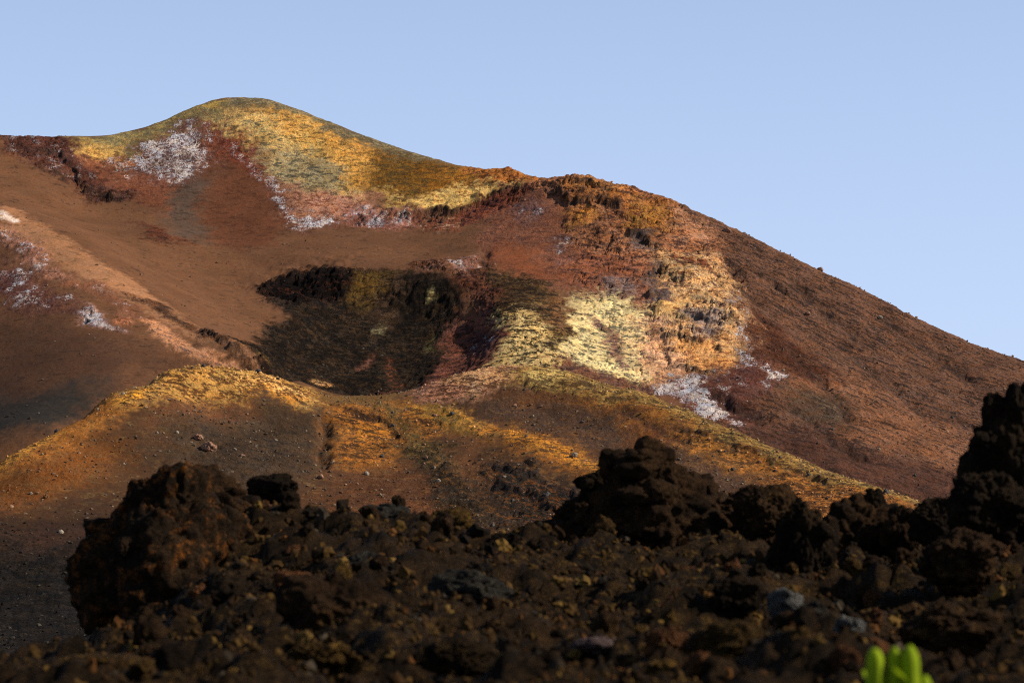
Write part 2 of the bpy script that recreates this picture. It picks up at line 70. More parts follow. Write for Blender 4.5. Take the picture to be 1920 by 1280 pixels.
PATCHES = [[[[52.9,821.0],[162.4,765.0],[186.8,742.0],[142.5,623.0],[46.2,618.0],[56.4,673.0],[68.9,708.0],[69.9,734.0],[67.9,785.0]],[0.138,0.0612,0.0327],[0.0416,0.0219,0.0141],0.4,0.6,1,5.2,0,0],[[[62.8,677.0],[80.1,672.0],[127.8,652.0],[129.0,624.0],[91.2,560.0],[64.2,595.0]],[0.0898,0.0368,0.021],[0.0472,0.0219,0.0141],0.4,0.4,1,7.8,0,0],[[[71.3,732.0],[84.0,730.0],[127.3,687.0],[128.6,656.0],[101.0,664.0],[75.2,695.0]],[0.2053,0.0849,0.0386],[0.063,0.0298,0.0178],0.35,0.6,1,9.1,0,0],[[[70.0,752.0],[79.1,744.0],[94.7,714.0],[86.9,702.0],[72.3,711.0]],[0.1076,0.0368,0.017],[0.0563,0.0219,0.0128],0.4,0.8,1,6.5,0,0],[[[79.7,694.0],[93.6,695.0],[95.5,676.0],[83.9,679.0]],[0.0596,0.0344,0.0202],[0.13,0.079,0.0423],0.3,0.6,1,5.2,0,0],[[[0.0,839.0],[22.2,831.0],[52.9,821.0],[68.2,798.0],[72.8,755.0],[69.6,723.0],[52.4,697.0],[40.0,752.0],[15.6,782.0],[0.0,806.0]],[0.401,0.1573,0.0671],[0.0984,0.0419,0.0255],0.45,0.9,0.4,5.2,0.8,0],[[[19.2,824.0],[31.1,822.0],[52.6,816.0],[64.2,803.0],[51.3,797.0],[34.2,811.0],[20.0,816.0]],[0.4706,0.1762,0.0476],[0.1172,0.0419,0.017],0.4,1.0,0.3,2.6,1,0],[[[16.2,811.0],[25.2,811.0],[28.6,804.0],[17.8,803.0]],[0.5874,0.2253,0.0447],[0.1728,0.0629,0.017],0.4,1.0,0.3,2.6,1,0],[[[39.8,813.0],[50.5,811.0],[47.1,786.0],[38.9,797.0]],[0.3479,0.1454,0.0275],[0.13,0.0393,0.017],0.35,0.8,0.3,3.9,1,0],[[[-5.5,832.0],[12.9,828.0],[18.0,811.0],[22.6,785.0],[37.0,759.0],[46.0,742.0],[28.3,752.0],[-1.7,764.0],[-12.4,797.0]],[0.179,0.0663,0.0338],[0.0984,0.0368,0.0227],0.3,0.5,0.2,3.9,0,0],[[[-5.3,795.0],[8.8,790.0],[16.9,764.0],[6.8,763.0],[-5.1,772.0]],[0.1855,0.0564,0.0218],[0.1172,0.0368,0.017],0.25,0.2,0.2,5.2,0,0],[[[14.2,799.0],[21.2,795.0],[21.7,781.0],[16.5,782.0]],[0.1728,0.0772,0.0548],[0.0864,0.0386,0.0274],0.3,0.8,0.2,4.16,0,0.51],[[[1.8,824.0],[9.1,818.0],[8.1,810.0],[2.7,810.0]],[0.1577,0.0734,0.0578],[0.0788,0.0367,0.0289],0.3,0.8,0.2,4.16,0,0.43],[[[21.0,789.0],[38.2,783.0],[45.4,759.0],[39.8,749.0],[25.1,756.0],[17.0,768.0]],[0.29,0.0985,0.0447],[0.0984,0.0393,0.0255],0.42,0.8,0.3,5.2,0.5,0],[[[48.8,786.0],[67.9,785.0],[71.5,754.0],[69.6,718.0],[63.6,702.0],[51.7,708.0],[36.9,695.0],[43.1,735.0],[46.3,759.0]],[0.78,0.4272,0.1743],[0.2122,0.0931,0.0462],0.4,0.9,0.4,3.9,0.8,0],[[[43.9,747.0],[54.2,752.0],[55.4,736.0],[47.2,735.0]],[0.78,0.4326,0.1447],[0.3234,0.1356,0.049],0.3,0.7,0.3,2.6,0.5,0],[[[52.9,782.0],[64.0,779.0],[65.6,768.0],[54.7,771.0]],[0.3479,0.1031,0.0419],[0.1076,0.0393,0.0255],0.4,1,0.3,2.6,1,0],[[[52.8,745.0],[65.2,736.0],[63.1,731.0],[53.7,735.0]],[0.401,0.2647,0.1903],[0.1434,0.0698,0.049],0.4,0.8,0.3,2.6,0.5,0],[[[14.5,728.0],[21.3,741.0],[25.1,754.0],[35.0,752.0],[43.0,747.0],[45.8,726.0],[45.7,712.0],[37.6,695.0],[15.4,698.0],[12.5,707.0]],[0.78,0.5699,0.2359],[0.1434,0.1108,0.0578],0.42,0.25,0.5,5.2,0.2,0],[[[26.0,735.0],[32.7,739.0],[37.0,726.0],[34.6,712.0],[27.1,720.0]],[0.78,0.5075,0.2071],[0.138,0.1108,0.0578],0.55,0.25,0.5,5.2,0.2,0],[[[12.4,699.0],[17.3,710.0],[20.1,699.0],[15.3,693.0]],[0.2053,0.0772,0.0436],[0.0563,0.0258,0.0218],0.45,1,0.2,2.6,0.6,0],[[[23.8,740.0],[27.0,739.0],[32.0,723.0],[33.7,708.0],[31.3,708.0],[27.3,726.0]],[0.3479,0.1635,0.0993],[0.1434,0.0698,0.049],0.4,0.6,0.2,1.95,0,0],[[[-4.1,744.0],[5.0,746.0],[14.7,737.0],[16.3,722.0],[12.3,695.0],[-8.5,700.0],[-4.0,718.0]],[0.6297,0.4057,0.1447],[0.0501,0.0321,0.0128],0.5,0.45,0.4,4.55,0.2,0],[[[7.3,736.0],[16.4,739.0],[15.8,714.0],[12.6,711.0],[11.3,727.0]],[0.094,0.0532,0.0186],[0.0293,0.0169,0.0082],0.5,0.8,0.4,2.6,0,0],[[[-9.4,774.0],[6.8,768.0],[18.2,747.0],[16.3,736.0],[4.9,740.0],[-4.1,741.0],[-8.4,759.0]],[0.0816,0.0419,0.0155],[0.0251,0.0139,0.0069],0.5,0.7,0.3,3.9,0,0],[[[-22.3,772.0],[-9.5,776.0],[-6.7,761.0],[-4.1,741.0],[-13.4,755.0],[-19.5,763.0]],[0.13,0.0446,0.0218],[0.0443,0.0169,0.0115],0.45,0.9,0.2,3.25,0.5,0],[[[-22.7,787.0],[-10.5,786.0],[-9.5,776.0],[-17.2,774.0]],[0.2992,0.1286,0.0843],[0.1207,0.0554,0.0363],0.3,1,0.2,3.12,0.5,0.51],[[[-33.1,785.0],[-22.7,787.0],[-21.4,773.0],[-31.8,776.0]],[0.0857,0.0344,0.0186],[0.2413,0.1108,0.0642],0.3,1,0.2,2.6,0.5,0],[[[47.8,709.0],[58.1,710.0],[61.2,692.0],[62.5,674.0],[55.0,674.0],[37.6,695.0]],[0.149,0.0503,0.0316],[0.0745,0.0251,0.0158],0.3,0.8,0.5,4.16,0,0.87],[[[70.3,759.0],[72.3,755.0],[70.8,724.0],[73.6,708.0],[67.7,696.0],[62.3,704.0],[68.5,720.0]],[0.149,0.0629,0.0436],[0.0745,0.0315,0.0218],0.3,0.8,0.4,3.12,0,0.75],[[[57.9,708.0],[75.2,709.0],[78.8,699.0],[68.2,686.0],[61.3,677.0],[59.8,694.0]],[0.1123,0.0393,0.0255],[0.0562,0.0197,0.0128],0.3,0.6,0.5,6.24,0,0.32],[[[75.6,705.0],[80.5,703.0],[78.8,699.0],[74.4,701.0]],[0.1728,0.0889,0.0642],[0.0864,0.0445,0.0321],0.3,0.5,0.6,2.08,0,0.8],[[[56.6,692.0],[59.8,694.0],[69.0,680.0],[71.6,676.0],[64.2,676.0]],[0.0501,0.0202,0.0155],[0.094,0.0393,0.0255],0.4,0.7,0.6,2.6,0,0],[[[39.9,799.0],[46.9,797.0],[48.7,784.0],[41.1,787.0]],[0.1728,0.1108,0.0895],[0.0816,0.0393,0.0295],0.4,0.9,0.3,3.25,0.4,0],[[[25.4,764.0],[39.0,765.0],[39.3,754.0],[30.0,752.0]],[0.2122,0.1305,0.1019],[0.1172,0.0532,0.0338],0.4,0.8,0.3,3.25,0.4,0],[[[43.8,774.0],[47.9,772.0],[47.3,749.0],[43.7,752.0]],[0.0816,0.0564,0.0518],[0.1728,0.1204,0.1019],0.4,1,0.3,2.6,0.5,0],[[[37.6,739.0],[47.4,738.0],[51.4,705.0],[43.1,697.0],[38.4,709.0]],[0.7041,0.345,0.162],[0.2806,0.1305,0.071],0.4,0.5,0.3,5.2,0.5,0],[[[53.6,734.0],[61.8,734.0],[62.7,726.0],[54.6,725.0]],[0.39,0.2565,0.1936],[0.1667,0.0849,0.0578],0.42,0.8,0.3,3.25,0.5,0],[[[49.6,723.0],[59.3,724.0],[67.4,717.0],[65.7,707.0],[53.2,708.0]],[0.78,0.3547,0.1086],[0.3059,0.1062,0.0386],0.4,0.7,0.3,3.9,0.5,0],[[[22.1,827.0],[36.8,827.0],[38.2,818.0],[23.6,818.0]],[0.4953,0.2035,0.0601],[0.1434,0.0596,0.0295],0.4,0.9,0.3,2.6,0.7,0],[[[56.1,814.0],[66.1,804.0],[63.4,793.0],[53.4,801.0]],[0.4706,0.2105,0.0993],[0.1728,0.0772,0.0436],0.4,0.7,0.3,3.9,0.5,0],[[[6.5,733.0],[16.6,751.0],[19.7,740.0],[12.9,727.0]],[0.2122,0.0974,0.0386],[0.0563,0.0278,0.0128],0.45,0.7,0.3,3.9,0.2,0],[[[-9.2,753.0],[-4.1,738.0],[-4.8,720.0],[-8.4,731.0]],[0.2992,0.108,0.0671],[0.094,0.0393,0.0274],0.4,0.8,0.1,2.6,0,0],[[[13.3,706.0],[23.3,704.0],[39.3,697.0],[40.3,688.0],[23.0,693.0],[13.8,694.0]],[0.1986,0.0849,0.0462],[0.0816,0.0368,0.0255],0.42,0.8,0.3,2.6,0.3,0],[[[-78.2,767.0],[-69.2,780.0],[-53.6,779.0],[-34.4,775.0],[-20.9,771.0],[-18.0,753.0],[-19.8,718.0],[-30.8,697.0],[-57.8,654.0],[-72.6,670.0],[-80.5,680.0],[-73.6,723.0],[-69.1,743.0],[-74.0,759.0]],[0.014,0.009,0.0056],[0.0443,0.0247,0.0122],0.42,1.0,0.1,2.6,0,0],[[[-36.9,773.0],[-21.3,770.0],[-18.5,757.0],[-36.6,752.0],[-39.1,767.0]],[0.0064,0.0042,0.0026],[0.0162,0.009,0.0042],0.35,0.6,0.1,3.9,0,0],[[[-81.9,770.0],[-69.2,780.0],[-51.8,779.0],[-54.3,766.0],[-67.4,760.0],[-75.7,759.0]],[0.0084,0.0052,0.0038],[0.0563,0.0184,0.0093],0.3,1.6,0.1,1.95,0.5,0],[[[-18.7,752.0],[-5.8,745.0],[-3.2,722.0],[-8.5,700.0],[-30.8,697.0],[-21.6,723.0]],[0.179,0.0596,0.0338],[0.0501,0.0202,0.0128],0.42,0.7,0.1,2.6,0,0],[[[-10.7,741.0],[-5.7,738.0],[-7.1,714.0],[-12.0,721.0]],[0.0816,0.0368,0.0316],[0.0408,0.0184,0.0158],0.3,0.8,0.1,3.12,0,0.43],[[[-52.5,776.0],[-37.8,774.0],[-38.1,764.0],[-52.5,764.0]],[0.1172,0.0596,0.0128],[0.0416,0.0219,0.0073],0.4,0.6,0.1,2.6,0,0],[[[-38.6,774.0],[-34.4,775.0],[-35.3,759.0],[-41.8,754.0],[-43.9,762.0]],[0.0738,0.0393,0.0202],[0.0241,0.0132,0.0069],0.5,0.6,0.1,3.25,0,0],[[[-42.8,755.0],[-40.3,758.0],[-40.2,751.0],[-43.2,750.0]],[0.2053,0.1576,0.071],[0.0563,0.0368,0.0155],0.45,0.6,0.1,1.56,0,0],[[[-27.1,764.0],[-25.1,764.0],[-25.0,762.0],[-27.4,762.0]],[0.4586,0.345,0.1284],[0.094,0.0629,0.0218],0.4,0.6,0.1,1.43,0,0],[[[-25.9,746.0],[-23.6,750.0],[-23.6,737.0],[-26.1,736.0]],[0.1076,0.081,0.0274],[0.0293,0.0184,0.0082],0.4,0.6,0.1,1.3,0,0],[[[-46.0,729.0],[-42.3,735.0],[-43.2,723.0],[-46.3,722.0]],[0.149,0.0564,0.0316],[0.0293,0.0139,0.0082],0.4,0.6,0.1,1.3,0,0],[[[-38.1,733.0],[-36.0,733.0],[-33.8,712.0],[-36.5,712.0]],[0.1434,0.0474,0.0202],[0.0293,0.0139,0.0082],0.4,0.6,0.1,1.3,0,0],[[[-57.4,702.0],[-52.4,707.0],[-52.5,703.0],[-57.9,698.0]],[0.5207,0.2647,0.0948],[0.0416,0.0184,0.0093],0.4,0.8,0.1,0.91,0,0],[[[-42.2,707.0],[-33.0,710.0],[-34.1,701.0],[-41.8,701.0]],[0.1434,0.0564,0.0316],[0.0195,0.0101,0.0064],0.5,1.2,0.1,1.56,0.5,0],[[[-72.7,671.0],[-69.8,686.0],[-67.2,675.0],[-71.0,669.0]],[0.2053,0.1108,0.0362],[0.0293,0.0153,0.0082],0.4,1.2,0.1,1.3,0.5,0],[[[-94.2,697.0],[-79.8,680.0],[-73.1,674.0],[-65.7,675.0],[-57.8,654.0],[-63.5,653.0],[-77.1,670.0],[-87.6,682.0]],[0.0316,0.0153,0.0088],[0.0816,0.0368,0.0186],0.4,1.4,0.1,2.6,0.5,0],[[[-122.2,871.0],[-108.5,870.0],[-103.5,825.0],[-105.6,806.0],[-115.0,809.0],[-122.9,850.0]],[0.0857,0.0503,0.0316],[0.0563,0.0321,0.0202],0.3,0.15,0.1,6.5,0,0],[[[-111.2,876.0],[-96.7,869.0],[-84.7,847.0],[-77.0,825.0],[-81.8,801.0],[-100.2,806.0],[-107.0,837.0]],[0.1123,0.0393,0.017],[0.0738,0.0267,0.0128],0.3,0.15,0.1,5.2,0,0],[[[-160.2,867.0],[-139.8,872.0],[-120.1,857.0],[-120.5,834.0],[-135.3,845.0],[-152.3,856.0]],[0.1606,0.0532,0.0237],[0.094,0.0321,0.017],0.3,0.3,0.1,5.2,0,0],[[[-146.5,866.0],[-140.3,875.0],[-131.8,883.0],[-123.5,887.0],[-111.4,885.0],[-108.1,870.0],[-115.9,854.0],[-128.8,858.0]],[0.149,0.0629,0.0436],[0.0745,0.0315,0.0218],0.3,0.7,0.1,6.24,0,0.7],[[[-157.6,874.0],[-140.6,877.0],[-129.4,868.0],[-138.1,862.0],[-153.8,869.0]],[0.2992,0.108,0.0447],[0.1207,0.0465,0.0193],0.3,0.7,0.1,5.2,0,0.52],[[[-124.2,878.0],[-116.6,880.0],[-115.4,864.0],[-120.8,862.0]],[0.1273,0.081,0.0745],[0.0637,0.0405,0.0372],0.3,0.6,0.1,6.24,0,0.51],[[[-95.7,868.0],[-88.1,861.0],[-74.4,837.0],[-61.1,833.0],[-58.4,822.0],[-72.8,819.0],[-81.9,838.0],[-91.3,855.0]],[0.1606,0.0596,0.0362],[0.0803,0.0298,0.0181],0.3,0.7,0.1,5.2,0,0.72],[[[-81.9,856.0],[-60.4,849.0],[-48.4,838.0],[-37.0,832.0],[-58.9,829.0],[-74.4,837.0]],[0.4586,0.2035,0.1086],[0.2122,0.0734,0.0386],0.42,0.5,0.1,5.2,0,0],[[[-59.5,837.0],[-48.3,836.0],[-33.2,830.0],[-32.8,821.0],[-57.0,827.0]],[0.2992,0.108,0.0707],[0.1207,0.0465,0.0305],0.3,0.8,0.1,4.16,0,0.52],[[[-111.7,887.0],[-94.7,885.0],[-88.6,865.0],[-85.7,856.0],[-93.5,858.0],[-106.2,875.0]],[0.1855,0.0419,0.0202],[0.0927,0.021,0.0101],0.3,0.6,0.1,5.2,0,0.41],[[[-166.2,888.0],[-141.0,891.0],[-123.1,898.0],[-107.8,895.0],[-109.0,889.0],[-124.5,887.0],[-140.3,875.0],[-157.6,874.0]],[0.179,0.1305,0.0548],[0.3462,0.2353,0.0781],0.42,0.5,0.2,3.9,0,0],[[[-159.3,883.0],[-142.9,879.0],[-144.8,873.0],[-159.2,872.0]],[0.6297,0.3356,0.0823],[0.2806,0.1356,0.0362],0.4,0.5,0.2,3.25,0,0],[[[-128.3,899.0],[-102.9,904.0],[-80.0,897.0],[-47.1,881.0],[-15.3,861.0],[-38.3,860.0],[-58.4,874.0],[-78.7,883.0],[-101.4,892.0],[-116.8,888.0]],[0.1172,0.0849,0.0436],[0.2339,0.1693,0.0781],0.45,0.5,0.3,3.25,0,0],[[[-119.2,898.0],[-106.5,901.0],[-105.7,894.0],[-121.3,892.0]],[0.5207,0.3078,0.0671],[0.1728,0.1204,0.0436],0.5,0.5,0.3,3.25,0,0],[[[-110.1,890.0],[-95.3,890.0],[-78.7,883.0],[-59.1,870.0],[-56.3,844.0],[-68.1,850.0],[-84.1,859.0],[-92.7,876.0]],[0.7041,0.4272,0.1337],[0.1919,0.1409,0.0642],0.36,0.6,0.2,3.9,0,0],[[[-91.4,873.0],[-69.7,869.0],[-59.3,859.0],[-62.2,848.0],[-79.8,854.0],[-88.6,865.0]],[0.3479,0.2485,0.1133],[0.1172,0.0931,0.0518],0.42,0.6,0.2,6.5,0,0],[[[-78.9,885.0],[-58.3,872.0],[-65.5,865.0],[-82.1,877.0]],[0.78,0.4382,0.1086],[0.2806,0.1491,0.0362],0.4,0.6,0.2,3.9,0,0],[[[-100.6,893.0],[-78.9,885.0],[-60.4,875.0],[-48.2,866.0],[-46.1,846.0],[-56.7,850.0],[-64.7,868.0],[-81.4,880.0]],[0.6589,0.3078,0.0601],[0.2489,0.1204,0.0295],0.36,0.6,0.2,3.9,0,0],[[[-50.1,866.0],[-34.6,863.0],[-14.4,860.0],[-15.1,846.0],[-24.3,841.0],[-37.2,836.0],[-50.7,845.0]],[0.1855,0.081,0.0128],[0.0857,0.0474,0.0141],0.42,0.5,0.2,5.2,0,0],[[[-30.4,853.0],[-15.2,855.0],[-16.9,845.0],[-30.0,844.0]],[0.3279,0.1232,0.0148],[0.1172,0.0532,0.0128],0.42,0.5,0.2,5.2,0,0],[[[-48.8,844.0],[-31.8,841.0],[-20.7,845.0],[-10.3,845.0],[2.8,840.0],[0.0,836.0],[-11.1,832.0],[-22.1,828.0],[-33.3,832.0]],[0.7196,0.4272,0.1182],[0.3059,0.1409,0.0386],0.38,0.6,0.3,3.25,0,0],[[[-18.2,860.0],[7.5,844.0],[9.3,836.0],[-3.7,838.0],[-13.2,847.0]],[0.435,0.1454,0.0296],[0.1434,0.0446,0.0155],0.4,0.8,0.3,2.6,0.5,0],[[[-18.4,829.0],[-5.6,834.0],[5.6,834.0],[0.0,820.0],[-14.5,815.0],[-25.4,818.0]],[0.1986,0.0564,0.0274],[0.0738,0.0238,0.017],0.42,0.9,0.1,2.6,0.6,0],[[[-33.1,827.0],[-20.1,823.0],[-18.0,812.0],[-28.9,813.0]],[0.1667,0.0564,0.0295],[0.4199,0.2282,0.1247],0.26,0.9,0.1,2.6,0.5,0],[[[-188.9,883.0],[-165.2,888.0],[-156.7,869.0],[-135.1,844.0],[-149.6,841.0],[-163.0,852.0],[-178.5,862.0],[-184.1,861.0]],[0.0984,0.0344,0.0218],[0.0492,0.0172,0.0109],0.3,0.9,0.1,4.16,0.5,0.32],[[[-153.1,850.0],[-134.4,851.0],[-133.8,842.0],[-147.5,840.0]],[0.0563,0.0219,0.0141],[0.1273,0.0564,0.0362],0.4,1.2,0.1,1.95,0.6,0],[[[-131.0,819.0],[-113.3,810.0],[-108.5,801.0],[-117.1,799.0]],[0.1076,0.0344,0.017],[0.0563,0.0202,0.0115],0.4,0.6,0.1,3.25,0,0],[[[-165.0,773.0],[-132.7,738.0],[-103.8,710.0],[-79.8,680.0],[-57.8,654.0],[-70.8,667.0],[-95.7,686.0],[-123.1,712.0],[-159.3,747.0]],[0.29,0.1286,0.0568],[0.1667,0.079,0.0338],0.25,0.12,0.3,2.08,0,0],[[[-114.1,705.0],[-103.4,707.0],[-77.7,675.0],[-84.0,678.0],[-98.2,693.0]],[0.0701,0.0321,0.017],[0.1728,0.0698,0.0316],0.4,0.8,0.4,1.95,0,0],[[[-160.6,753.0],[-147.4,738.0],[-131.2,713.0],[-136.9,718.0],[-158.4,743.0]],[0.3479,0.1454,0.0864],[0.1403,0.0627,0.0372],0.3,0.7,0.7,3.12,0,0.52],[[[-132.4,719.0],[-120.5,706.0],[-95.1,682.0],[-106.7,688.0],[-125.0,705.0]],[0.2265,0.0849,0.041],[0.1133,0.0425,0.0205],0.3,0.4,0.7,3.12,0,0.36],[[[-174.6,742.0],[-144.1,722.0],[-126.5,692.0],[-131.6,691.0],[-150.6,708.0],[-171.1,728.0]],[0.1076,0.0393,0.0274],[0.0538,0.0197,0.0137],0.3,0.6,0.3,5.2,0,0.46],[[[-162.8,763.0],[-155.4,756.0],[-156.6,754.0],[-161.5,757.0]],[0.6965,0.5196,0.3978],[0.3234,0.1634,0.0818],0.3,0.3,0.5,0.91,0,0],[[[-125.6,690.0],[-122.4,695.0],[-117.5,689.0],[-109.0,679.0],[-116.3,682.0],[-122.9,685.0]],[0.3479,0.1895,0.1503],[0.1403,0.0817,0.0648],0.3,0.9,0.3,1.66,0.4,0.87],[[[-112.3,687.0],[-109.6,689.0],[-109.0,684.0],[-111.3,684.0]],[0.4467,0.1573,0.0671],[0.1986,0.0734,0.0362],0.4,0.6,0.3,1.43,0,0],[[[-106.7,688.0],[-103.1,690.0],[-91.4,677.0],[-76.6,666.0],[-82.5,666.0],[-98.6,675.0]],[0.5207,0.2253,0.0993],[0.2265,0.1062,0.0642],0.4,0.5,0.9,1.56,0,0],[[[-164.8,702.0],[-105.9,674.0],[-91.0,664.0],[-106.9,645.0],[-152.1,650.0]],[0.0738,0.0332,0.017],[0.0501,0.0238,0.0134],0.25,0.1,0.3,10.4,0,0],[[[-154.8,661.0],[-129.0,649.0],[-107.0,650.0],[-116.5,621.0],[-146.1,625.0]],[0.0251,0.0202,0.0155],[0.0363,0.0258,0.0186],0.3,0.1,0.3,6.5,0,0],[[[-133.7,524.0],[-118.7,561.0],[-103.4,600.0],[-92.8,600.0],[-95.1,582.0],[-106.6,562.0],[-116.1,549.0],[-130.3,511.0]],[0.3086,0.1129,0.0215],[0.1606,0.068,0.0202],0.3,0.5,0.6,3.9,0,0],[[[-119.1,563.0],[-109.0,581.0],[-105.5,576.0],[-114.2,557.0],[-117.2,554.0]],[0.5601,0.2328,0.0342],[0.1407,0.0596,0.0162],0.52,0.4,0.8,1.3,0,0],[[[-125.6,538.0],[-96.8,577.0],[-86.9,571.0],[-95.0,546.0],[-110.9,525.0],[-119.6,513.0]],[0.149,0.0503,0.0115],[0.138,0.0579,0.0178],0.3,0.5,0.4,7.8,0,0],[[[-98.1,596.0],[-91.2,625.0],[-78.3,632.0],[-65.1,640.0],[-51.2,644.0],[-45.0,637.0],[-55.2,625.0],[-66.0,622.0],[-87.3,599.0],[-95.6,589.0]],[0.5601,0.273,0.0601],[0.1197,0.0518,0.0162],0.52,0.7,0.4,3.9,0,0],[[[-98.4,594.0],[-91.6,605.0],[-91.0,597.0],[-97.2,591.0]],[0.7671,0.3261,0.0318],[0.179,0.0716,0.0148],0.52,0.4,0.7,1.95,0,0],[[[-73.1,624.0],[-61.7,635.0],[-49.3,638.0],[-54.1,628.0],[-66.1,623.0]],[0.7671,0.4163,0.1182],[0.1519,0.0612,0.0178],0.52,0.6,0.5,2.6,0,0],[[[-68.9,624.0],[-55.7,630.0],[-57.9,624.0],[-69.8,620.0]],[0.7041,0.2647,0.0296],[0.1172,0.0488,0.0148],0.52,0.6,0.5,2.6,0,0],[[[-86.6,594.0],[-76.5,618.0],[-63.0,620.0],[-71.3,598.0],[-85.1,584.0]],[0.1273,0.0474,0.0186],[0.13,0.0564,0.0202],0.3,0.6,0.2,6.5,0,0],[[[-78.7,594.0],[-55.0,623.0],[-49.3,620.0],[-45.9,579.0],[-62.8,559.0],[-82.8,569.0]],[0.0563,0.0332,0.0186],[0.0316,0.0202,0.0128],0.4,0.7,0.1,13.0,0,0],[[[-47.4,640.0],[-33.6,634.0],[-8.1,614.0],[25.5,578.0],[23.6,563.0],[5.2,584.0],[-14.8,610.0],[-24.1,608.0],[-30.8,583.0],[-41.3,586.0],[-47.5,619.0]],[0.3479,0.1232,0.0215],[0.0877,0.038,0.0134],0.52,0.6,0.5,5.2,0,0],[[[-27.8,630.0],[-15.1,623.0],[-8.1,613.0],[-10.8,610.0],[-21.9,620.0]],[0.6297,0.29,0.0447],[0.1407,0.0629,0.0178],0.52,0.6,0.6,2.6,0,0],[[[-43.9,622.0],[-31.6,622.0],[-27.1,614.0],[-36.3,610.0],[-43.4,614.0]],[0.5337,0.1895,0.0234],[0.1148,0.0488,0.0141],0.52,0.5,0.5,3.9,0,0],[[[-8.1,613.0],[5.3,597.0],[25.3,573.0],[23.7,566.0],[11.5,581.0],[-5.3,602.0]],[0.5737,0.2179,0.0253],[0.1352,0.0548,0.0148],0.52,0.5,0.6,2.6,0,0],[[[-37.7,633.0],[-32.0,630.0],[-17.1,596.0],[-12.7,576.0],[-20.7,586.0],[-28.4,612.0]],[0.0816,0.0532,0.0186],[0.2413,0.1254,0.0386],0.3,0.8,0.6,2.6,0,0],[[[-25.0,630.0],[-17.9,624.0],[-4.0,597.0],[-13.4,609.0],[-22.0,623.0]],[0.094,0.0629,0.0186],[0.2605,0.133,0.0386],0.3,0.8,0.6,2.6,0,0],[[[-41.3,586.0],[-25.9,587.0],[-12.5,566.0],[-7.1,541.0],[-30.9,541.0],[-46.2,552.0]],[0.0898,0.0344,0.0141],[0.1223,0.0548,0.0194],0.3,0.5,0.3,10.4,0,0],[[[-21.1,598.0],[-12.8,583.0],[-7.5,565.0],[-2.4,544.0],[-13.4,553.0],[-20.1,571.0]],[0.0363,0.0238,0.0141],[0.1172,0.0532,0.017],0.35,0.9,0.6,3.9,0,0],[[[-9.1,588.0],[5.1,576.0],[18.3,555.0],[11.8,535.0],[-1.2,545.0],[-10.1,575.0]],[0.0316,0.0228,0.0155],[0.1434,0.0503,0.0141],0.38,0.9,0.8,3.9,0,0],[[[-16.1,608.0],[-2.6,592.0],[-7.7,584.0],[-10.0,566.0],[-14.3,591.0]],[0.1123,0.0446,0.017],[0.1434,0.0629,0.021],0.3,0.2,0.3,3.9,0,0],[[[-51.1,642.0],[-37.0,644.0],[-27.7,642.0],[-30.8,634.0],[-44.4,629.0],[-50.2,631.0]],[0.138,0.0698,0.0218],[0.1434,0.068,0.0218],0.3,0.4,0.3,2.6,0,0],[[[-27.8,645.0],[-14.3,647.0],[0.0,647.0],[2.8,638.0],[-5.6,632.0],[-13.9,628.0],[-25.1,631.0]],[0.39,0.1698,0.0906],[0.1029,0.0419,0.0218],0.52,0.6,0.5,3.25,0,0],[[[-17.2,648.0],[-4.3,647.0],[7.1,645.0],[7.0,637.0],[-8.4,634.0],[-15.5,639.0]],[0.6297,0.3169,0.1284],[0.1519,0.0663,0.0295],0.52,0.5,0.5,3.25,0,0],[[[-11.4,642.0],[-8.4,637.0],[-9.7,629.0],[-12.5,630.0]],[0.5601,0.3078,0.1503],[0.1172,0.0532,0.0218],0.52,0.6,0.2,1.95,0,0],[[[-2.8,641.0],[7.1,645.0],[17.7,640.0],[33.7,622.0],[57.9,590.0],[90.4,544.0],[93.7,532.0],[76.5,543.0],[56.1,578.0],[32.1,606.0],[16.5,623.0],[2.8,632.0]],[0.3279,0.1829,0.0476],[0.1007,0.0532,0.0194],0.52,0.6,0.7,3.25,0,0],[[[4.3,645.0],[14.2,641.0],[12.6,632.0],[2.8,635.0]],[0.7041,0.4493,0.1284],[0.1519,0.0889,0.0265],0.52,0.4,0.6,3.25,0,0],[[[16.5,623.0],[38.3,599.0],[56.0,577.0],[78.8,542.0],[86.3,530.0],[64.8,545.0],[49.1,571.0],[31.6,597.0],[17.7,616.0]],[0.3793,0.1454,0.0253],[0.1007,0.0419,0.0141],0.52,0.6,0.7,3.9,0,0],[[[22.9,611.0],[38.1,596.0],[42.1,579.0],[31.4,594.0]],[0.1076,0.0321,0.0128],[0.138,0.0548,0.0194],0.3,0.4,0.5,5.2,0,0],[[[55.4,571.0],[70.1,549.0],[86.3,530.0],[72.6,516.0],[53.4,551.0]],[0.3479,0.1232,0.0253],[0.0919,0.038,0.0141],0.52,0.7,0.6,5.2,0,0],[[[-12.4,625.0],[2.8,629.0],[16.3,616.0],[31.5,595.0],[54.6,563.0],[54.5,538.0],[41.2,551.0],[24.1,576.0],[5.3,599.0]],[0.0701,0.0356,0.0202],[0.1172,0.0548,0.021],0.3,0.45,0.6,6.5,0,0],[[[-4.2,630.0],[13.8,624.0],[22.9,611.0],[5.5,620.0]],[0.1273,0.0503,0.0186],[0.1434,0.0629,0.021],0.3,0.5,0.5,5.2,0,0],[[[-141.0,509.0],[-95.6,536.0],[-82.9,538.0],[-47.6,330.0],[-91.0,330.0]],[0.0389,0.0184,0.0104],[0.0251,0.0132,0.0082],0.4,0.3,0.2,13.0,0,0],[[[-138.7,501.0],[-79.3,508.0],[-47.6,330.0],[-91.0,330.0]],[0.0195,0.0139,0.0098],[0.0107,0.0084,0.0064],0.45,0.9,0.1,10.4,0,0]]
